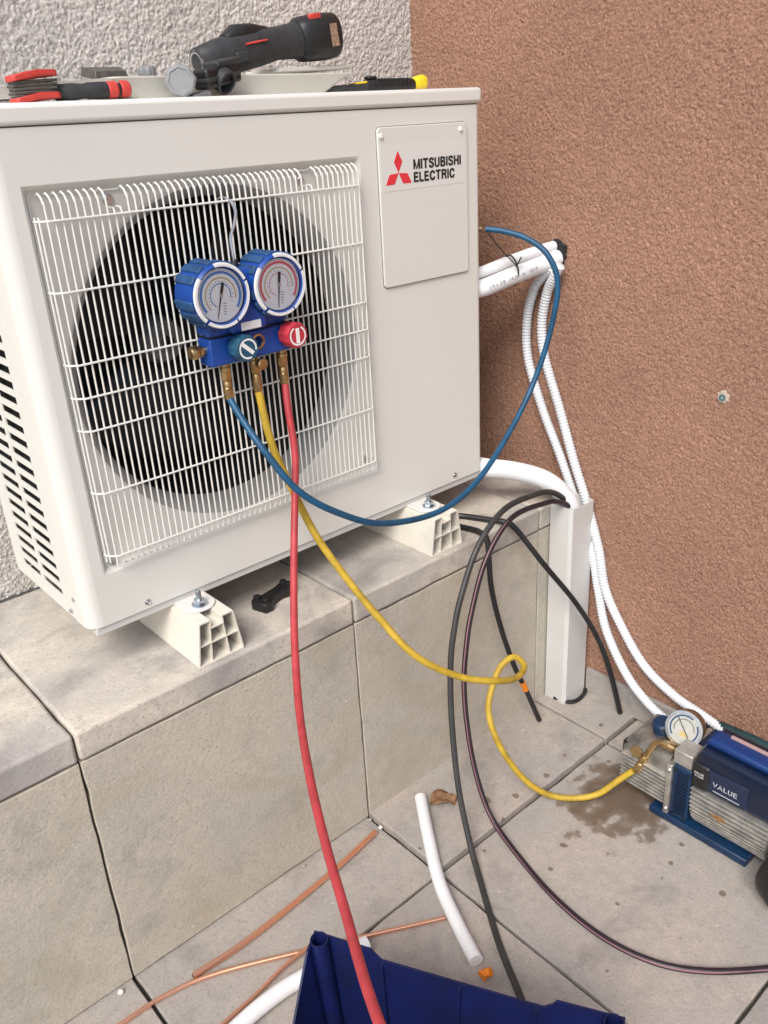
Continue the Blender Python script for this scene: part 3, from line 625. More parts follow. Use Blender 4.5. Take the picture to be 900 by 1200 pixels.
t = hose('charging_hose', [(.352, -.046, .340), (0.357, -0.06, 0.248), (0.376, -0.075, 0.165), (0.4, -0.105, 0.07), (0.43, -0.145, -0.014), (0.463, -0.195, -0.098), (0.506, -0.25, -0.175), (0.584, -0.285, -0.248), (0.656, -0.309, -0.285), (0.743, -0.291, -0.324), (0.791, -0.271, -0.332), (0.805, -0.233, -0.333), (0.785, -0.213, -0.351), (0.757, -0.211, -0.387), (0.727, -0.229, -0.435), (0.72, -0.262, -0.5), (0.746, -0.299, -0.584), (.780, -.335, -.635), (.826, -.375, -.652), (.868, -.420, -.640), (.900, -.452, -.600), (.918, -.475, -.570)], .0069, M_yellow, 'yellow hose hanging from the gauges, looped and running to the vacuum pump')
ferrule(t, (.352, -.045, .388), (0, 0, -1))
t = hose('charging_hose', [(.4075, -.046, .343), (0.399, -0.06, 0.299), (0.389, -0.078, 0.227), (0.373, -0.095, 0.171), (0.323, -0.145, 0.073), (0.254, -0.225, -0.016), (.185, -.325, -.075), (.105, -.458, -.082), (.048, -.563, -.092), (-.002, -.663, -.092), (-.048, -.760, -.083), (-.085, -.845, -.075), (-.11, -.93, -.09), (-.11, -1.02, -.2), (-.08, -1.10, -.45), (-.02, -1.16, -.648), (.12, -1.25, -.655)], HRAD, M_redhose, 'red hose hanging from the gauges down past the navy crate')
ferrule(t, (.4075, -.045, .388), (0, 0, -1))

# ------------------------------------------------------------------ pipes at the right
tr = thing('pipe_trunking', (1.13, -.13, ZF), 'white plastic trunking standing in the corner between ledge and brown wall', 'trunking')
x0, x1, y0, y1, zt2 = 1.086, 1.172, -.1625, -.1005, -.100
b = B()
outl = [(x0, y1), (x0, y0+.008), (x0+.006, y0), (x1-.003, y0), (x1, y0+.003), (x1, y1)]; inl = [(x0+.002, y1), (x0+.002, y0+.0085), (x0+.0065, y0+.002), (x1-.0035, y0+.002), (x1-.002, y0+.0035), (x1-.002, y1)]
poly = outl+inl[::-1]
tops = {}
k = len(poly); v = [(x, y, ZF+.0098) for x, y in poly]+[(x, y, zt2+(.004 if y > -.12 else 0)) for x, y in poly]
f = [(i, (i+1) % k, k+(i+1) % k, k+i) for i in range(k)]
m = len(outl)
for i in range(m-1): f += [(i, i+1, k-2-i, k-1-i), (k+i, k+i+1, k+k-2-i, k+k-1-i)]
b.add(v, f).build('cover', M_pvc, tr, smooth=30)
B().box(x0+.004, x1-.004, y1-.0022, y1-.0002, ZF+.01, zt2+.012).build('back_plate', M_pvc, tr)
B().box(x0+.036, x0+.0375, y1-.03, y1-.0023, ZF+.01, zt2-.002).build('divider', M_pvc, tr)
t = B().tube([(1.088, -.128, ZF+.0155), (1.10, -.168, ZF+.0145), (1.13, -.178, ZF+.0148), (1.168, -.168, ZF+.016), (1.174, -.15, ZF+.03)], .0055, 8, .006).build('cable_offcut', M_cable)
tag(t, 'short black cable end poking out under the white trunking', 'cable')
t = thing('insulated_pipe', (.96, .03, .0), 'white insulated pipe bending from the unit down into the trunking', 'pipe')
B().tube([(.90, .08, .012), (.945, .045, .006), (.985, .004, -.006), (1.025, -.040, -.014), (1.072, -.088, -.036), (1.108, -.120, -.078), (1.128, -.132, -.135), (1.13, -.133, -.30)], .0222, 16, .008).build('foam_sleeve', M_foam, t)
B().tube([(.90, .08, .0348), (.945, .045, .0280), (.985, .004, .0162), (1.025, -.040, .0080), (1.076, -.088, -.0150), (1.121, -.117, -.065)], .0014, 6, .01).build('seam', M_white, t)
# pipe bundle through the wall
def bundle(pts, r, name='insulated_pipe', label=None):
    t = thing(name, pts[0], label, 'pipe'); B().tube(pts, r, 16, .01).build('foam_sleeve', M_foam, t); return t
pb = bundle([(.90, .09, .395), (.955, .048, .402), (.99, .020, .408), (1.06, .0041, .4225), (1.12, -.0099, .434), (1.17, -.0215, .4437), (1.20, -.024, .448), (1.30, -.022, .449)], .0190, label='thicker lower white insulated pipe with print, entering the brown wall')
bundle([(.90, .08, .442), (.955, .050, .432), (1.0, .030, .440), (1.06, .014, .453), (1.12, -.002, .464), (1.20, -.016, .473), (1.30, -.016, .475)], .0120, label='thinner upper white insulated pipe entering the brown wall')
b = B().lathe((XR-.004, -.02, .458), (-1, 0, 0), [(.030, 0), (.027, .0042), (.020, .0045)], 24, rad=lambda k, n: 1+.10*math.sin(k*2.3)+.06*math.sin(k*5.1)); t = b.build('hole_seal', mat('black_sealant', (.012, .012, .012), .8, bump=.4), org=(XR, -.02, .455)); tag(t, 'ragged black sealed hole in the brown wall round the white pipes', 'wall hole')
d = (Vector((1.17, -.0215, .4437))-Vector((.985, .021, .4075))).normalized(); cv = Vector((-.4114, -1.2648, .7506))
pos = 0
c0 = Vector((.985, .0215, .4080)); view = Vector((-.6, -.74, .10)); view = (view-d*view.dot(d)).normalized(); up = view.cross(d)
if up.z < 0: d = -d; up = -up; c0 = c0-d*.185
M = frame(c0+d*.004+view*.0204-up*.0065, d, up)
text('print', '1/4 x 3/8   14-09-16   1517', .0105, mat('grey_print', (.18, .19, .20), .6), pb, M, ext=0, sx=1.15)
# cable tie
b = B(); ring = [Vector((1.056, -.003, .441))+Vector((.02*math.sin(t_)*.2, .025*math.cos(t_), .041*math.sin(t_))) for t_ in [2*math.pi*k/24 for k in range(25)]]
t = thing('cable_tie', (1.056, -.003, .40), 'black cable tie round the white pipes with a long tail', 'cable tie')
B().tube([Vector((1.060, .005, .4355))+Vector((-.006*math.sin(t_), .0205*math.cos(t_), .0325*math.sin(t_))) for t_ in [2*math.pi*k/28 for k in range(29)]], .0018, 6, .01).build('loop', M_black, t)
B().tube([(.984, .002, .522), (1.015, -.008, .484), (1.052, -.017, .448)], .0013, 6, .01).build('tail', M_black, t)
B().tube([(1.050, -.017, .445), (1.056, -.019, .453), (1.066, -.018, .464)], .0016, 6, .01).build('tip', M_black, t)
# corrugated conduits
def conduit(pts, label):
    o = B().tube(pts, .0108, 12, .0017, mod=lambda L: 1+.085*math.sin(2*math.pi*L/.0075)).build('conduit', M_conduit, smooth=80, org=pts[-1]); tag(o, label, 'conduit', 'corrugated conduits on the brown wall')
conduit([(1.155, -.03, .43), (1.156, -.004, .408), (1.163, .026, .372), (1.170, .049, .301), (1.171, .045, .21), (1.172, -.002, .091), (1.172, -.054, -.006), (1.174, -.101, -.106), (1.174, -.158, -.225), (1.174, -.186, -.335), (1.160, -.225, -.43), (1.150, -.296, -.521), (1.143, -.366, -.569), (1.140, -.43, -.592), (1.138, -.50, -.610)], 'white corrugated conduit nearer the trunking, ending behind the pump gauge')
conduit([(1.154, -.055, .436), (1.158, -.035, .408), (1.165, -.012, .372), (1.171, .006, .296), (1.172, -.005, .218), (1.173, -.052, .101), (1.173, -.098, -.017), (1.1745, -.136, -.107), (1.174, -.180, -.222), (1.173, -.208, -.328), (1.172, -.262, -.413), (1.172, -.331, -.492), (1.170, -.418, -.535), (1.165, -.498, -.548), (1.16, -.56, -.56)], 'white corrugated conduit that swings wider along the brown wall')

# ------------------------------------------------------------------ cables
def cable(pts, r, m, label, group=None):
    o = B().tube(pts, r, 10, .012).build('cable', m, org=pts[-1]); tag(o, label, 'cable', group); return o
cable([(1.125, -.135, -.16), (1.104, -.131, -.092), (1.04, -.137, -.045), (.973, -.14, -.029), (.861, -.15, -.025), (.770, -.16, -.075), (.706, -.17, -.166), (.672, -.18, -.235), (.651, -.19, -.299), (.620, -.22, -.40), (.585, -.27, -.53), (.555, -.33, -.625), (.521, -.389, -.6555), (.442, -.507, -.6555), (.394, -.593, -.6555), (.33, -.72, -.6555), (.30, -.90, -.6555)], .0066, M_cable_grey, 'plain black cable arching out of the trunking down behind the navy crate')
pB = [(1.120, -.142, -.17), (1.112, -.138, -.108), (1.06, -.142, -.075), (1.012, -.145, -.060), (.883, -.155, -.049), (.790, -.165, -.11), (.731, -.175, -.216), (.700, -.188, -.285), (.680, -.2, -.353), (.664, -.222, -.44), (.654, -.255, -.545), (.644, -.31, -.630), (.618, -.418, -.6555), (.590, -.536, -.6555), (.586, -.646, -.6555), (.610, -.738, -.6555), (.660, -.809, -.6555), (.740, -.879, -.6555), (.84, -.95, -.6555), (.98, -1.02, -.6555)]
t = thing('cable', pB[-1], 'black cable with a pink stripe from the trunking across the floor', 'cable')
B().tube(pB, .0060, 10, .012).build('sheath', mat('purple_black_cable', (.022, .014, .019), .4, var=.3, vscale=40), t)
B().tube([Vector(p)+Vector((-.0042, -.0022, .0024)) for p in pB[1:-2]], .0018, 6, .012).build('stripe', M_pink, t)
cable([(.80, .10, -.094), (.86, .03, -.094), (.887, 0, -.094), (.912, -.06, -.093), (.925, -.098, -.092), (.940, -.118, -.108), (.985, -.165, -.20), (1.066, -.2, -.324), (1.125, -.227, -.440), (1.146, -.256, -.542), (1.156, -.284, -.650)], .0066, M_cable, 'black cable from behind the right foot crossing the white trunking to the floor')
t = thing('cable', (.99, -.158, -.645), 'black cable with orange tape hanging in front of the ledge', 'cable')
pd = [(.79, .08, -.095), (.83, .01, -.095), (.848, -.05, -.0945), (.850, -.092, -.0925), (.850, -.114, -.108), (.838, -.135, -.205), (.862, -.142, -.320), (.905, -.147, -.447), (.944, -.152, -.535), (.990, -.159, -.648)]
B().tube(pd, .0064, 10, .01).build('sheath', M_cable, t)
B().tube([(.931, -.1505, -.506), (.944, -.152, -.535)], .0074, 10, .01).build('tape', M_orange, t)

# ------------------------------------------------------------------ on the floor
def pipe(name, pts, r, m, label, cat, group=None, hollow=True, n=10):
    wrap = (lambda L: 1+.004*math.sin(2*math.pi*L/.017)) if r > .008 else None
    t = thing(name, pts[0], label, cat, group); B().tube(pts, r, 16, .004 if wrap else .012, mod=wrap).build('tube', m, t)
    for a_, b_ in ((pts[0], pts[1]), (pts[-1], pts[-2])):
        dd = (Vector(a_)-Vector(b_)).normalized(); B().cyl(Vector(a_)+dd*.0002, Vector(a_)+dd*.0006, r*(.62 if r < .008 else .4), n=12).build('bore', M_inside if r < .008 else M_white, t)  # on copper, a dark disc paints the shaded hollow
    return t
zc_ = ZF+.0015
pipe('copper_pipe', [(-.015, -.175, zc_+.0060), (.08, -.181, zc_+.0060), (.205, -.175, zc_+.0060), (.346, -.162, zc_+.0060), (.453, -.146, zc_+.007)], .0058, M_copper, 'longer thick copper pipe lying close to the foot of the ledge', 'copper pipe', 'copper pipe offcuts')
pipe('copper_pipe', [(-.25, -.16, zc_+.004), (-.159, -.167, zc_+.004), (-.075, -.172, zc_+.004), (.018, -.198, zc_+.004), (.171, -.277, zc_+.004), (.273, -.332, zc_+.004), (.405, -.406, zc_+.005)], .0043, M_copper, 'thin copper pipe passing under the other one and behind the crate to the white tube', 'copper pipe', 'copper pipe offcuts')
pipe('copper_pipe', [(-.11, -.300, zc_+.004), (-.039, -.293, zc_+.004), (.052, -.286, zc_+.007), (.12, -.280, zc_+.0135), (.195, -.280, zc_+.0135)], .0037, M_copper, 'shorter thin copper pipe pointing to the crate corner', 'copper pipe', 'copper pipe offcuts')
pipe('insulation_tube', [(.583, -.152, zc_+.0215), (.515, -.247, zc_+.0205), (.452, -.343, zc_+.0145), (.407, -.437, zc_+.014), (.375, -.515, zc_+.0135)], .0135, M_foam, 'white foam tube offcut lying between red hose and black cable', 'foam tube', 'foam tube offcuts', n=14)
pipe('insulation_tube', [(-.08, -.335, zc_+.0165), (-.013, -.322, zc_+.0165), (.054, -.318, zc_+.0165), (.122, -.324, zc_+.0165), (.255, -.352, zc_+.0165)], .0145, M_foam, 'white foam tube offcut running behind the navy crate', 'foam tube', 'foam tube offcuts', n=14)
# leaf
b = B(); pts = []
for i in range(9):
    u_ = i/8; wd = .028*math.sin(math.pi*min(1, u_*.96+.04))**.8
    for j in range(5): q = (j-2)/2; pts.append((.594+.058*u_+.006*q, -.172-.030*u_+wd*q*.9, ZF+.004+.010*abs(q)**1.5*math.sin(u_*5)+.004*math.sin(9*u_+q*2)+.014))
o = b.add(pts, [(i*5+j, i*5+j+1, i*5+j+6, i*5+j+5) for i in range(8) for j in range(4)]).build('dry_leaf', M_leaf, org=(.61, -.19, ZF)); tag(o, 'curled dry brown leaf beside the white foam tube', 'leaf')
md = o.modifiers.new('t', 'SOLIDIFY'); md.thickness = .0008
def pebble(p, r, m, name, label, cat, sq_=(1, 1, .7), seed=1):
    rng = random.Random(seed); b = B(); rings = []
    for i in range(1, 6):
        a_ = math.pi*i/6; rings.append([(p[0]+r*sq_[0]*math.sin(a_)*math.cos(2*math.pi*k/9)*rng.uniform(.85, 1.15), p[1]+r*sq_[1]*math.sin(a_)*math.sin(2*math.pi*k/9)*rng.uniform(.85, 1.15), p[2]+r*sq_[2]*(1-math.cos(a_))) for k in range(9)])
    o = b.ring(rings).build(name, m, org=p, smooth=60); tag(o, label, cat)
M_crumb = mat('white_crumb', (.75, .72, .66), .8)
pebble((-.126, -.108, ZF), .0055, M_crumb, 'plaster_crumb', 'small white crumb at the foot of the ledge, bottom left', 'crumb', seed=2)
pebble((.472, -.140, ZF), .0048, M_crumb, 'plaster_crumb', 'tiny white crumb at the end of the thick copper pipe', 'crumb', seed=3)
pebble((.470, -.107, ZF), .0048, M_skirt, 'pebble', 'small grey pebble in the slab joint at the foot of the ledge', 'pebble', seed=4)
pebble((.287, -.108, ZF), .0042, M_skirt, 'pebble', 'small grey pebble at the foot of the ledge by the red hose', 'pebble', seed=6)
# orange wire connector
t = B().lathe((.372, -.540, ZF+.008), (.5, -.6, .5), [(.004, -.008), (.0075, -.004), (.0085, .006), (.007, .011), (.0075, .012)], 10).box(.363, .367, -.548, -.532, ZF+.002, ZF+.016).build('wire_connector', M_orange, org=(.372, -.54, ZF)); tag(t, 'small orange plastic connector behind the crate rim', 'connector')
# wall plug
t = thing('wall_plug', (XR, -.447, .205), 'teal plastic plug set in the brown wall', 'wall plug')
B().lathe((XR-.001, -.447, .205), (-1, 0, 0), [(.014, 0), (.011, .004), (.007, .0045)], 18, rad=lambda k, n: 1+.15*math.sin(k*2.7)).build('plaster_collar', M_plaster, t)
B().lathe((XR-.004, -.447, .205), (-1, 0, 0), [(.0068, 0), (.0068, .0035), (.0035, .0036), (.003, .001)], 14).build('plug', M_plug, t)
# black clamp on the ledge
t = thing('plastic_clip', (.37, .01, ZT), 'black plastic clamp lying on the ledge under the unit', 'clamp')
ca = math.atan2(.045, .085); Rm = Matrix.Translation((.368, .012, ZT+.001)) @ Matrix.Rotation(ca-.25, 4, 'Z')
pol = [(-.048, -.022), (-.030, -.026), (-.018, -.014), (.012, -.012), (.030, -.020), (.048, -.016), (.050, .010), (.034, .016), (.014, .012), (-.02, .014), (-.034, .022), (-.050, .014)]
B().prism(pol, lambda x, y: Rm @ Vector((x, y, 0)), lambda x, y: Rm @ Vector((x, y, .020))).build('body', M_black, t, bevel=.003)
for x, y in ((-.036, -.012), (-.036, .010), (.036, -.008), (.036, .006)): B().lathe(Rm @ Vector((x, y, .0195)), (0, 0, 1), [(.007, 0), (.007, .006), (.004, .008)], 12).build('knuckle', M_black, t)

# ------------------------------------------------------------------ vacuum pump
vp = thing('vacuum_pump', (1.02, -.60, ZF), 'blue and aluminium vacuum pump with a round gauge beside the brown wall', 'vacuum pump')
px = .935
b = B().box(px-.012, 1.10, -.74, -.518, ZF+.004, ZF+.022); b.build('base', M_pumpblue, vp, bevel=.003)
for x, y in ((px+.002, -.53), (px+.002, -.725), (1.085, -.53), (1.085, -.725)): B().cyl((x, y, ZF+.0015), (x, y, ZF+.006), .010).build('rubber_foot', M_black, vp)
# oil tank: rounded casting, finned
def rsec(y, x0, x1, z0, z1, r, n=5):
    return [(X, y, Z) for X, Z in rrect(x0, x1, z0, z1, r, n)]
ot = B().ring([rsec(-.428, px+.016, 1.075, ZF+.045, -.535, .022), rsec(-.434, px+.006, 1.085, ZF+.032, -.522, .024), rsec(-.50, px+.001, 1.09, ZF+.028, -.505, .024), rsec(-.548, px, 1.09, ZF+.028, -.500, .022)]).build('oil_tank', M_alud, vp, smooth=40)
for k in range(8):
    z = ZF+.045+k*.0098; M = Matrix.Translation((px, -.495, z))
    B().ring([rsec(-.437-.0004*k, px-.009, px+.02, z, z+.0042, .0016, 2), rsec(-.5485, px-.011, px+.02, z, z+.0042, .0016, 2)]).build('fin', M_alu, ot)
B().box(px+.010, px+.030, -.452, -.428, -.556, -.528, None).build('drain_latch', M_black, vp, bevel=.003)
B().box(px-.012, 1.09, -.5615, -.5495, ZF+.024, -.508).build('end_plate', M_alu, vp, bevel=.0015)
vt = B().box(px-.006, 1.09, -.603, -.5625, ZF+.0225, -.503).build('fan_shroud', M_pumpblue, vp, bevel=.003)
for k in range(13): B().box(px-.0085, px-.0055, -.597, -.570, ZF+.035+k*.0088, ZF+.0385+k*.0088).build('vent_slot', M_pumpnavy, vt)
mo = B().ring([rsec(y, px+.008, 1.08, ZF+.030, -.515, .045, 8) for y in (-.604, -.83)]).build('motor', mat('motor_fin_shade', (.10, .098, .09), .5, .5, var=.4, vscale=40), vp, smooth=40)  # dark body colour paints the shade between the fins
prof = [(px-.012, -.535), (px-.013, -.546), (px-.0135, -.557), (px-.0135, -.568), (px-.0125, -.579), (px-.0105, -.590), (px-.0075, -.600), (px-.0035, -.610), (px+.002, -.620), (px+.008, -.629)]
for k, (x, z) in enumerate(prof): B().ring([rsec(-.607-.0003*k, x, px+.05, z-.0042, z, .0014, 2), rsec(-.774+.0008*k, x, px+.05, z-.0042, z, .0014, 2)]).build('fin', M_alu, mo)
B().ring([[(px-.0143, y, z) for y, z in ((-.655, -.572), (-.676, -.566), (-.692, -.572), (-.674, -.580))], [(px-.0130, y, z) for y, z in ((-.655, -.572), (-.676, -.566), (-.692, -.572), (-.674, -.580))]]).build('rust_stain', mat('rust', (.30, .15, .05), .8, var=.5, vscale=150), mo)
B().ring([rsec(-.776, px+.002, 1.085, ZF+.024, -.51, .04, 8), rsec(-.812, px+.006, 1.08, ZF+.028, -.515, .04, 8), rsec(-.83, px+.03, 1.06, ZF+.05, -.53, .04, 8)]).build('end_cap', M_alu, vp)
cv_ = B().ring([rsec(y, x, 1.03, -.532, zt__, .012, 4) for y, x, zt__ in ((-.612, px-.002, -.440), (-.618, px-.006, -.434), (-.80, px-.006, -.434), (-.806, px-.002, -.440))]).build('motor_cover', M_pumpnavy, vp, smooth=40)
B().box(px-.0085, px-.0055, -.722, -.638, -.524, -.470).build('name_plate', mat('plate_navy', (.012, .022, .055), .35), cv_, bevel=.001)
letters('VALUE', cv_, M_midlight, lambda u, v, d: (px-.0088-.00006*d, -.650-.052*u, -.506+.0115*v), th=.14)
hd = B().ring([rsec(y, px+.012, .992, z0, z1, .010, 4) for y, z0, z1 in ((-.617, -.436, -.424), (-.622, -.436, -.415), (-.80, -.436, -.415), (-.805, -.436, -.424))]).build('handle', M_pumpbright, vp, smooth=40)
B().box(px+.042, .985, -.79, -.65, -.4155, -.411).build('pink_strip', mat('dusty_pink', (.40, .26, .25), .6), hd, bevel=.001)
sw = B().box(px-.012, px+.035, -.643, -.604, -.531, -.468).build('switch_box', M_black, vp, bevel=.008, seg=3)
text('lettering', 'VALUE\n V-i240', .0072, M_white, sw, frame((px-.0124, -.610, -.492), (0, -1, 0), (0, 0, 1)), ext=.0001)
B().box(px-.004, px+.045, -.600, -.558, -.5028, -.468).build('intake_block', mat('grey_alloy', (.50, .48, .44), .4, .6, var=.2, vscale=60), vp, bevel=.003)
# gauge
gax = Vector((-.90, -.18, .36)).normalized(); gc = Vector((.982, -.548, -.452))
gg = B().lathe(gc-gax*.034, gax, [(.022, -.002), (.0365, 0), (.038, .028), (.0385, .031), (.0385, .036), (.0345, .0365), (.0338, .033)], 48).build('gauge', M_brass_dull, vp)
B().lathe(gc-gax*.034, gax, [(.0386, .030), (.0394, .032), (.0392, .0372), (.0345, .0374), (.0340, .0345)], 48, caps=False).build('bezel', M_steel, gg)
B().lathe(gc-gax*.034, gax, [(.0338, .0335), (.0338, .0342)], 40).build('dial', mat('old_dial', (.46, .45, .41), .5, var=.1, vscale=80), gg)
gu = (Vector((0, 0, 1))-gax*gax.z).normalized(); gr_ = gu.cross(gax)
def garc(r0, r1, a0, a1, m, hgt):
    v = []; f = []; n = 30
    for k in range(n+1):
        t_ = math.radians(a0+(a1-a0)*k/n)
        for r in (r0, r1): v.append(gc-gax*.034+gax*hgt+gr_*r*math.cos(t_)+gu*r*math.sin(t_))
    for k in range(n): f.append((2*k, 2*k+1, 2*k+3, 2*k+2))
    B().add(v, f).build('scale_ring', m, gg, smooth=0)
M_navyink = mat('navy_ink', (.02, .06, .16), .5); garc(.027, .0305, -40, 30, M_navyink, .0346); garc(.027, .0305, 60, 220, M_navyink, .0346); garc(.020, .0215, 0, 200, M_black_ink, .0346); garc(.006, .017, 235, 300, M_yellowring, .0346)
p0 = gc-gax*.034+gax*.036
B().tube([p0-(gr_*-.012+gu*.016), p0+(gr_*-.016+gu*.022)], .0009, 6, .02).build('needle', M_black, gg)
B().lathe(gc-gax*.034, gax, [(.0336, .0362), (.0336, .0366)], 40).build('lens', M_glass, gg)
B().tube([gc-gax*.015-gu*.036, gc-gax*.015-gu*.05, (.975, -.578, -.500)], .008, 10, .01).build('gauge_stem', M_brass, vp)
B().lathe((1.012, -.486, -.512), (-.15, .1, 1), [(.021, 0), (.022, .004), (.022, .026), (.018, .031)], 20, rad=lambda k, n: 1+(.03 if k % 2 else 0)).build('exhaust_cap', M_pumpblue, vp)
B().lathe((1.03, -.605, -.50), (0, -.2, 1), [(.010, 0), (.010, .020), (.013, .021), (.013, .034), (.009, .036)], 14).build('valve_cap', M_yellowp, vp)
B().lathe((.951, -.558, -.4865), (-.1, 1, .1), [(.006, 0), (.006, .008), (.0095, .009), (.0095, .022), (.007, .023)], 14).build('inlet_port', M_brass, vp)
el = B().tube([(.949, -.538, -.4835), (.947, -.522, -.4835), (.944, -.506, -.493), (.937, -.496, -.520), (.924, -.482, -.556)], .0062, 12, .005).build('elbow', M_brass, vp)
B().lathe((.9485, -.537, -.4835), (-.05, 1, 0), [(.009, 0), (.0095, .002), (.0095, .013), (.007, .014)], 6).build('nut', M_brass, el, smooth=20)
B().lathe((.934, -.4925, -.530), (-.24, .25, -.80), [(.0072, 0), (.0082, .003), (.0082, .018), (.0072, .019), (.0084, .021), (.0084, .040), (.0075, .042)], 14).build('ferrule', M_brass, el)
for y, z in ((-.5555, ZF+.036), (-.5555, -.522)): B().cyl((px-.012, y, z), (px-.0150, y, z), .0042, n=6).build('screw', M_steel, vp, smooth=20)
for y, z in ((-.569, -.515), (-.597, -.515), (-.569, ZF+.030), (-.597, ZF+.030)): B().cyl((px-.006, y, z), (px-.0082, y, z), .0030, n=12).build('screw', M_black, vt)
B().lathe((px-.004, -.470, -.530), (-1, 0, 0), [(.013, -.006), (.013, .001), (.0105, .0015), (.0100, .0005)], 24).build('sight_window', mat('amber_oil', (.20, .13, .05), .15), ot)
B().box(px-.0092, px-.0084, -.708, -.652, -.5175, -.5160).build('print_line', M_midlight, cv_)
# green hose along the wall foot
o = B().tube([(1.164, -.46, -.58), (1.166, -.50, -.562), (1.166, -.575, -.553), (1.165, -.65, -.549), (1.163, -.80, -.555), (1.160, -1.0, -.60), (1.155, -1.2, -.646), (1.15, -1.5, -.65)], .0125, 12, .015).build('garden_hose', M_green, org=(1.15, -1.5, -.66)); tag(o, 'dark green hose running along the foot of the brown wall behind the pump', 'hose')
# black wheel-like case at the picture edge
wh = thing('hose_reel', (.90, -.84, ZF), 'black round plastic reel just in front of the pump at the right edge', 'reel')
ax_ = Vector((-.55, -.83, .05)).normalized(); wc = Vector((.897, -.838, ZF+.0655))
B().lathe(wc-ax_*.02, ax_, [(.040, 0), (.062, .001), (.064, .006), (.064, .034), (.062, .039), (.050, .040), (.046, .034), (.044, .024)], 48).build('rim', M_black, wh)
B().lathe(wc, ax_, [(.0455, 0), (.0455, .010), (.020, .013), (.018, .018)], 40).build('hub', M_midgrey, wh)

# ------------------------------------------------------------------ navy crate
cr_ = thing('plastic_crate', (.1, -.7, ZF), 'open navy blue plastic crate in the foreground', 'crate')
A0 = Vector((.096, -.432, 0)); d1 = Vector((.479, -.878, 0)).normalized(); d2 = Vector((-.878, -.479, 0)).normalized()
Lc, Wc, zr, tp = .475, .34, -.405, .045; zb = ZF+.003; th = .0035
def cw(p, q, prof, inward, name='wall'):
    """wall from p to q; prof = [(s, top z)]; leans inwards towards the floor."""
    p, q = Vector(p), Vector(q); d = (q-p); L = d.length; d.normalize(); b = B(); o_ = []; i_ = []
    for s, z in prof:
        top = p+d*(s*L); low = p+d*(tp+(L-2*tp)*s)+inward*tp
        o_.append((Vector((top.x, top.y, z)), Vector((low.x, low.y, zb))))
    n = len(o_); v = []
    for off in (Vector((0, 0, 0)), inward*th):
        for a_, c_ in o_: v += [a_+off, c_+off]
    f = []
    for k in range(n-1):
        f += [(2*k, 2*k+2, 2*k+3, 2*k+1), (2*n+2*k, 2*n+2*k+1, 2*n+2*k+3, 2*n+2*k+2), (2*k, 2*n+2*k, 2*n+2*k+2, 2*k+2), (2*k+1, 2*k+3, 2*n+2*k+3, 2*n+2*k+1)]
    f += [(0, 1, 2*n+1, 2*n), (2*n-2, 4*n-2, 4*n-1, 2*n-1)]
    return b.add(v, f).build(name, M_crate, cr_, smooth=0)
A1 = A0+d1*Lc; A2 = A1+d2*Wc; A3 = A0+d2*Wc
cw(A0, A1, [(0, zr), (.14, zr-.003), (.20, zr-.004), (.215, zr-.012), (.235, zr-.022), (.76, zr-.024), (.785, zr-.014), (.80, zr-.003), (1, zr)], d2)
cw(A3, A0, [(0, zr), (.12, zr), (.3, zr-.085), (.7, zr-.085), (.9, zr-.006), (1, zr)], d1)
cw(A2, A3, [(0, zr), (.2, zr), (.24, zr-.022), (.76, zr-.022), (.8, zr), (1, zr)], -d2); cw(A1, A2, [(0, zr), (.12, zr), (.3, zr-.085), (.7, zr-.085), (.88, zr), (1, zr)], -d1)
b = B(); q4 = [A0+(d1+d2)*tp, A1+(d2-d1)*tp, A2-(d1+d2)*tp, A3+(d1-d2)*tp]; b.ring([[Vector((p.x, p.y, z)) for p in q4] for z in (zb+.0005, zb+.004)]).build('bottom', M_crate, cr_, smooth=0)
for P_, e1, e2 in ((A0, d1, d2), (A1, -d1, d2), (A2, -d1, -d2), (A3, d1, -d2)):
    top = P_+(e1+e2)*.014; low = P_+(e1+e2)*(tp+.010)
    B().ring([[Vector((c.x, c.y, z))+(e1*math.cos(2*math.pi*k/14)+e2*math.sin(2*math.pi*k/14))*r for k in range(14)] for c, z, r in ((low, zb+.004, .012), (top, zr+.0015, .0145), (top, zr+.0015, .0125), (top, zr-.03, .0115))], cap0=False).build('corner_post', M_crate, cr_)
for s in (.24, .50, .74):
    p = A0+d1*(Lc*s); lo = A0+d1*(tp+(Lc-2*tp)*s)+d2*tp
    B().ring([[Vector((c.x, c.y, z))+d1*a_+d2*c_ for a_, c_ in ((-.002, .003), (.002, .003), (.002, .010), (-.002, .010))] for c, z in ((lo, zb+.005), (p, zr-.028))]).build('rib', M_crate, cr_)

# ------------------------------------------------------------------ tools on the lid
ZH = H+.0005
tr = thing('cover_tray', (.40, .17, ZH), 'cream plastic cover lying open side up on the unit like a tray', 'cover')
def tray_ring(e, z): return [(x, y, z) for x, y in rrect(.285-e, .650+e*1.6, .09-e*.25, .235+e*.25, .02)]
b = B().ring([tray_ring(0, ZH), tray_ring(.006, ZH+.003), tray_ring(.036, ZH+.029), tray_ring(.045, ZH+.031), tray_ring(.045, ZH+.033), tray_ring(.034, ZH+.0315), tray_ring(.004, ZH+.005)]); b.build('tray', M_tray, tr, smooth=40)
# drooping left lip
v = []; 
for i in range(13):
    u_ = i/12; x = .02+.24*u_; h = .020+.012*(3*u_*u_-2*u_**3)
    v += [(x, .094, ZH+h*.35), (x, .089, ZH+h), (x, .20, ZH+h), (x, .20, ZH+h*.35)]
b = B().ring([v[4*i:4*i+4] for i in range(13)]); b.build('side_lip', M_tray, tr)
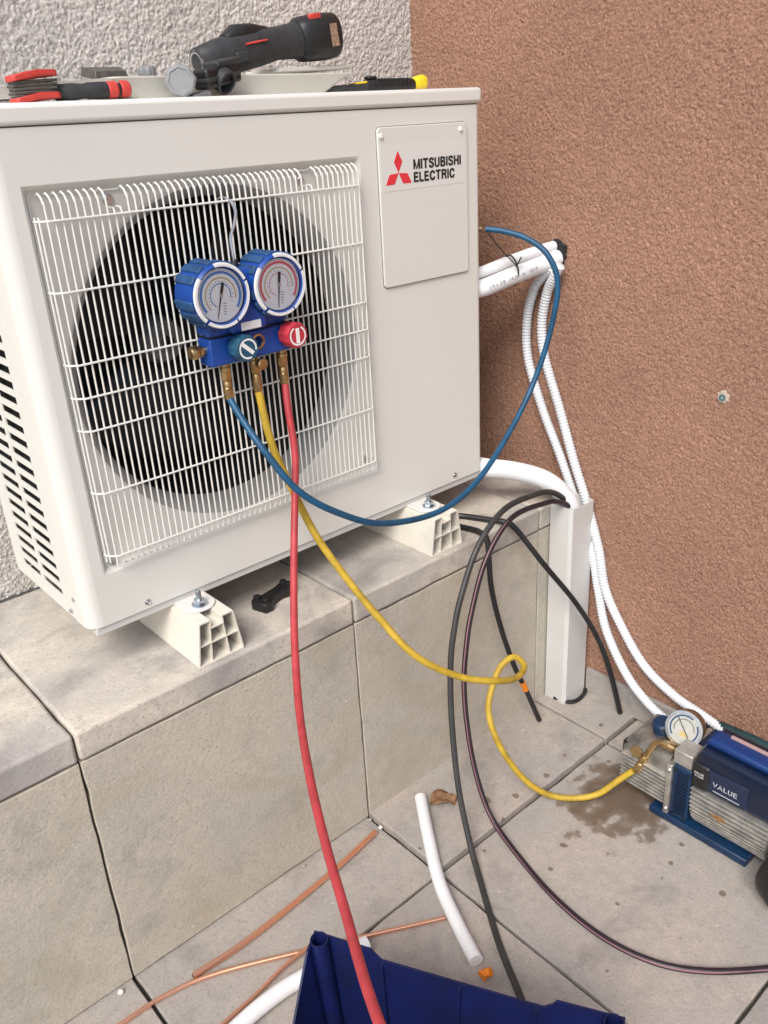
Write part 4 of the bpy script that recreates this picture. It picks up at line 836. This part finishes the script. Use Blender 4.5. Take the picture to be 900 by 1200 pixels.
# flat white panel beneath the driver
o = B().prism(rrect(.575, .755, .125, .235, .012), lambda x, y: (x, y, ZH+.0375+(x-.575)*.03), lambda x, y: (x, y, ZH+.0445+(x-.575)*.03)).build('flat_cover', M_tray, org=(.66, .18, ZH+.035), bevel=.0015); tag(o, 'flat pale cover plate lying on the tray under the cordless driver', 'cover')
# cordless driver lying down
dr = thing('cordless_driver', (.55, .14, ZH+.035), 'dark grey cordless screwdriver lying on the tray with red accents', 'power tool')
def loft(secs, n=20):
    b = B(); rings = []
    C = [Vector(s[0]) for s in secs]
    for i, (c, ry, rz) in enumerate(secs):
        T = (C[min(i+1, len(C)-1)]-C[max(i-1, 0)]).normalized(); Y = Vector((0, 1, 0)); Z = T.cross(Y).normalized(); 
        rings.append([C[i]+Y*math.copysign(abs(math.cos(2*math.pi*k/n))**.75, math.cos(2*math.pi*k/n))*ry-Z*math.copysign(abs(math.sin(2*math.pi*k/n))**.75, math.sin(2*math.pi*k/n))*rz for k in range(n)])
    return b.ring(rings)
loft([((.424, .14, .8500), .019, .019), ((.428, .14, .8508), .023, .023), ((.462, .14, .858), .0275, .0275), ((.503, .14, .866), .031, .031), ((.545, .14, .874), .029, .030), ((.585, .14, .880), .025, .026), ((.62, .14, .884), .026, .028), ((.645, .14, .887), .030, .032)]).build('housing', M_darkgrey, dr, smooth=50)
loft([((.478, .135, .884), .014, .008), ((.500, .135, .893), .020, .015), ((.530, .135, .897), .019, .013), ((.565, .137, .899), .012, .007)]).build('trigger_guard', M_black, dr, smooth=50)
loft([((.505, .137, .876), .0295, .003), ((.53, .137, .880), .030, .003), ((.550, .137, .883), .028, .002)]).build('red_trim', M_redgrip, dr, smooth=50)
B().lathe((.4245, .14, .8500), (-1, 0, -.19), [(.020, -.006), (.0205, 0), (.0165, .0012), (.0145, .0005), (.0125, -.012)], 28).build('nose_ring', M_steel, dr)
B().lathe((.4265, .14, .8504), (-1, 0, -.19), [(.0128, 0), (.0128, .0012)], 20).build('nose_bore', M_inside, dr)  # dark disc paints the shade inside the nose
bt_ = loft([((.630, .138, .885), .028, .030), ((.640, .138, .8865), .035, .036), ((.690, .138, .8915), .037, .0385), ((.708, .138, .8935), .035, .037), ((.714, .138, .894), .030, .032)]).build('battery', M_black, dr, smooth=40)
axd = Vector((.07, -.0, .0084)).normalized()
M = frame((.684, .1005, .8725), (.10, 0, .012), (-.012, 0, .10))
B().box(0, .015, 0, .036, -.001, .0012, M).build('rating_label', M_rust, bt_)
M = frame((.645, .112, .914), (.05, 0, .006), (-.006, 0, .05)); B().box(0, .026, 0, .010, -.006, .001, M).build('release_tab', M_redgrip, bt_, bevel=.002)
M = frame((.486, .1095, .848), (.05, 0, .0075), (-.0075, 0, .05)); B().box(0, .024, 0, .016, -.003, .0018, M).build('side_button', M_dgreen, dr, bevel=.002)
# folding tool (red plates)
ft = thing('folding_tool', (.107, .045, ZH), 'folding hex key set with red side plates at the left edge of the lid', 'hand tool')
def plate(z, rot):
    P = [(-.035, -.010), (-.030, -.014), (.0, -.015), (.028, -.012), (.034, -.006), (.034, .012), (.0, .016), (-.034, .012)]
    c, s = math.cos(rot), math.sin(rot)
    return P, (lambda x, y: (.107+x*c-y*s, .045+x*s+y*c, z+.006*math.cos(x*38)+x*.10)), (lambda x, y: (.107+x*c-y*s, .045+x*s+y*c, z+.0078+.006*math.cos(x*38)+x*.10))
for z in (ZH-.0005, ZH+.0275):
    P, f0, f1 = plate(z, .05)
    B().prism(P, f0, f1).build('side_plate', M_redgrip, ft, bevel=.0015)
for k in range(5):
    z = ZH+.0078+k*.0046; a_ = .07*math.sin(k*2.1)
    Mx = Matrix.Translation((.104, .045, z)) @ Matrix.Rotation(a_*.6, 4, 'Z') @ Matrix.Rotation(-.045, 4, 'Y')
    B().box(-.029-.002*(k % 2), .030+.001*k, -.011, .011, -.0016, .0022, Mx).build('key', M_olive, ft, bevel=.0012)
# handle with red rings
kn = thing('screwdriver', (.20, .04, ZH), 'dark grey handled tool with two red rings beside the folding tool', 'hand tool')
B().lathe((.134, .052, ZH+.0122), (1, -.08, .02), [(.008, 0), (.0105, .004), (.0112, .03), (.0098, .045), (.0112, .052), (.0112, .078), (.0100, .080)], 16).build('handle', M_darkgrey, kn)
for d0, l_ in ((.0795, .016), (.0995, .0145)):
    B().lathe(Vector((.134, .052, ZH+.0122))+Vector((1, -.08, .02)).normalized()*d0, (1, -.08, .02), [(.0095, 0), (.0118, .002), (.0115, l_-.003), (.0085, l_)], 12).build('red_ring', M_redgrip, kn)
B().cyl(Vector((.134, .052, ZH+.0122))+Vector((1, -.08, .02)).normalized()*.09, Vector((.134, .052, ZH+.0122))+Vector((1, -.08, .02)).normalized()*.102, .0085).build('neck', M_black, kn)
# grey scraper plate and ribbed cap behind
o = B().prism([(-.030, -.02), (.026, -.02), (.036, .02), (-.036, .02)], lambda x, y: (.268+x, .15+y, ZH+.0352+y*.2), lambda x, y: (.268+x*.9, .15+y*.9, ZH+.048+y*.2)).build('metal_bracket', M_olive, org=(.268, .15, ZH+.03), bevel=.001); tag(o, 'small flat dark grey bracket on the rim of the tray, far left', 'bracket')
o = B().lathe((.337, .15, ZH+.0325), (0, 0, 1), [(.013, 0), (.0142, .003), (.0140, .014), (.0115, .018), (.004, .0195)], 24, rad=lambda k, n: 1+(.05 if k % 2 else -.03)).build('ribbed_cap', M_midgrey, org=(.337, .15, ZH+.033)); tag(o, 'small grey ribbed cap standing on the tray', 'cap')
# tube cutter
tc_ = thing('tube_cutter', (.38, .055, ZH), 'grey tube cutter with clear round knob in front of the tray', 'tube cutter')
ka = Vector((-.52, -.82, .04)).normalized(); kc = Vector((.336, .046, ZH+.0235))
B().lathe(kc, ka, [(.013, -.012), (.0228, -.010), (.0235, .004), (.0205, .008), (.0172, .0085), (.0162, .007), (.001, .0072)], 40, rad=lambda k, n: 1+(.05 if (k % 5) < 2 else -.02)).build('knob', mat('clear_grey_plastic', (.27, .275, .28), .25, var=.1, vscale=50), tc_)
B().cyl(kc-ka*.008, kc-ka*.030, .0095).build('spindle', M_midgrey, tc_)
Mx = Matrix.Translation((.408, .060, ZH+.0295)) @ Matrix.Scale(1.42, 4) @ Matrix.Rotation(.25, 4, 'Z') @ Matrix.Rotation(-.16, 4, 'Y')
B().box(-.025, .030, -.012, .012, -.010, .010, Mx).build('frame', M_black, tc_, bevel=.004)
B().box(-.005, .034, -.013, .013, .008, .015, Mx).build('jaw', M_darkgrey, tc_, bevel=.003)
B().box(-.026, .028, -.0135, .0135, -.003, .001, Mx).build('rail', M_darkgrey, tc_, bevel=.001)
B().lathe((.412, .060, ZH+.030), (.22, -.72, -.48), [(.017, -.004), (.0192, .002), (.0192, .022), (.0172, .0235), (.0150, .022), (.0146, .008)], 28).build('roller', M_darkgrey, tc_)
B().box(-.046, -.02, -.008, .008, -.017, -.011, Mx).build('arm', M_midgrey, tc_, bevel=.002)
# utility knife
uk = thing('utility_knife', (.79, .10, ZH), 'black and yellow utility knife lying at the right end of the lid', 'knife')
dk = Vector((1, .0, .004)).normalized()
def ksec(x, hy, z0, z1): return [(x, .10+y, z) for y, z in rrect(-hy, hy, z0, z1, min(hy, (z1-z0)/2)*.7, 3)]
B().ring([ksec(.750, .010, ZH+.003, ZH+.018), ksec(.757, .013, ZH+.001, ZH+.021), ksec(.82, .0135, ZH+.001, ZH+.0215), ksec(.868, .013, ZH+.0012, ZH+.0225), ksec(.876, .010, ZH+.003, ZH+.019)]).build('grip', M_black, uk, smooth=50)
for k in range(13): B().box(.772+k*.0065, .7755+k*.0065, .0855, .1145, ZH+.008, ZH+.0228).build('grip_rib', M_black, uk, bevel=.0006)
B().ring([ksec(.868, .009, ZH+.004, ZH+.019), ksec(.880, .012, ZH+.0015, ZH+.0245), ksec(.897, .013, ZH+.0012, ZH+.0285), ksec(.904, .012, ZH+.002, ZH+.0265)]).build('end_cap', M_yellowp, uk, smooth=50)
B().ring([ksec(.660, .006, ZH+.004, ZH+.010), ksec(.672, .010, ZH+.001, ZH+.013), ksec(.752, .011, ZH+.001, ZH+.016)]).build('nose', M_darkgrey, uk, smooth=50)
B().ring([ksec(.722, .009, ZH+.014, ZH+.0165), ksec(.7505, .010, ZH+.0155, ZH+.019)]).build('yellow_inlay', M_yellowp, uk)
B().box(.757, .778, .092, .108, ZH+.0215, ZH+.0275).build('slider', M_black, uk, bevel=.0025)
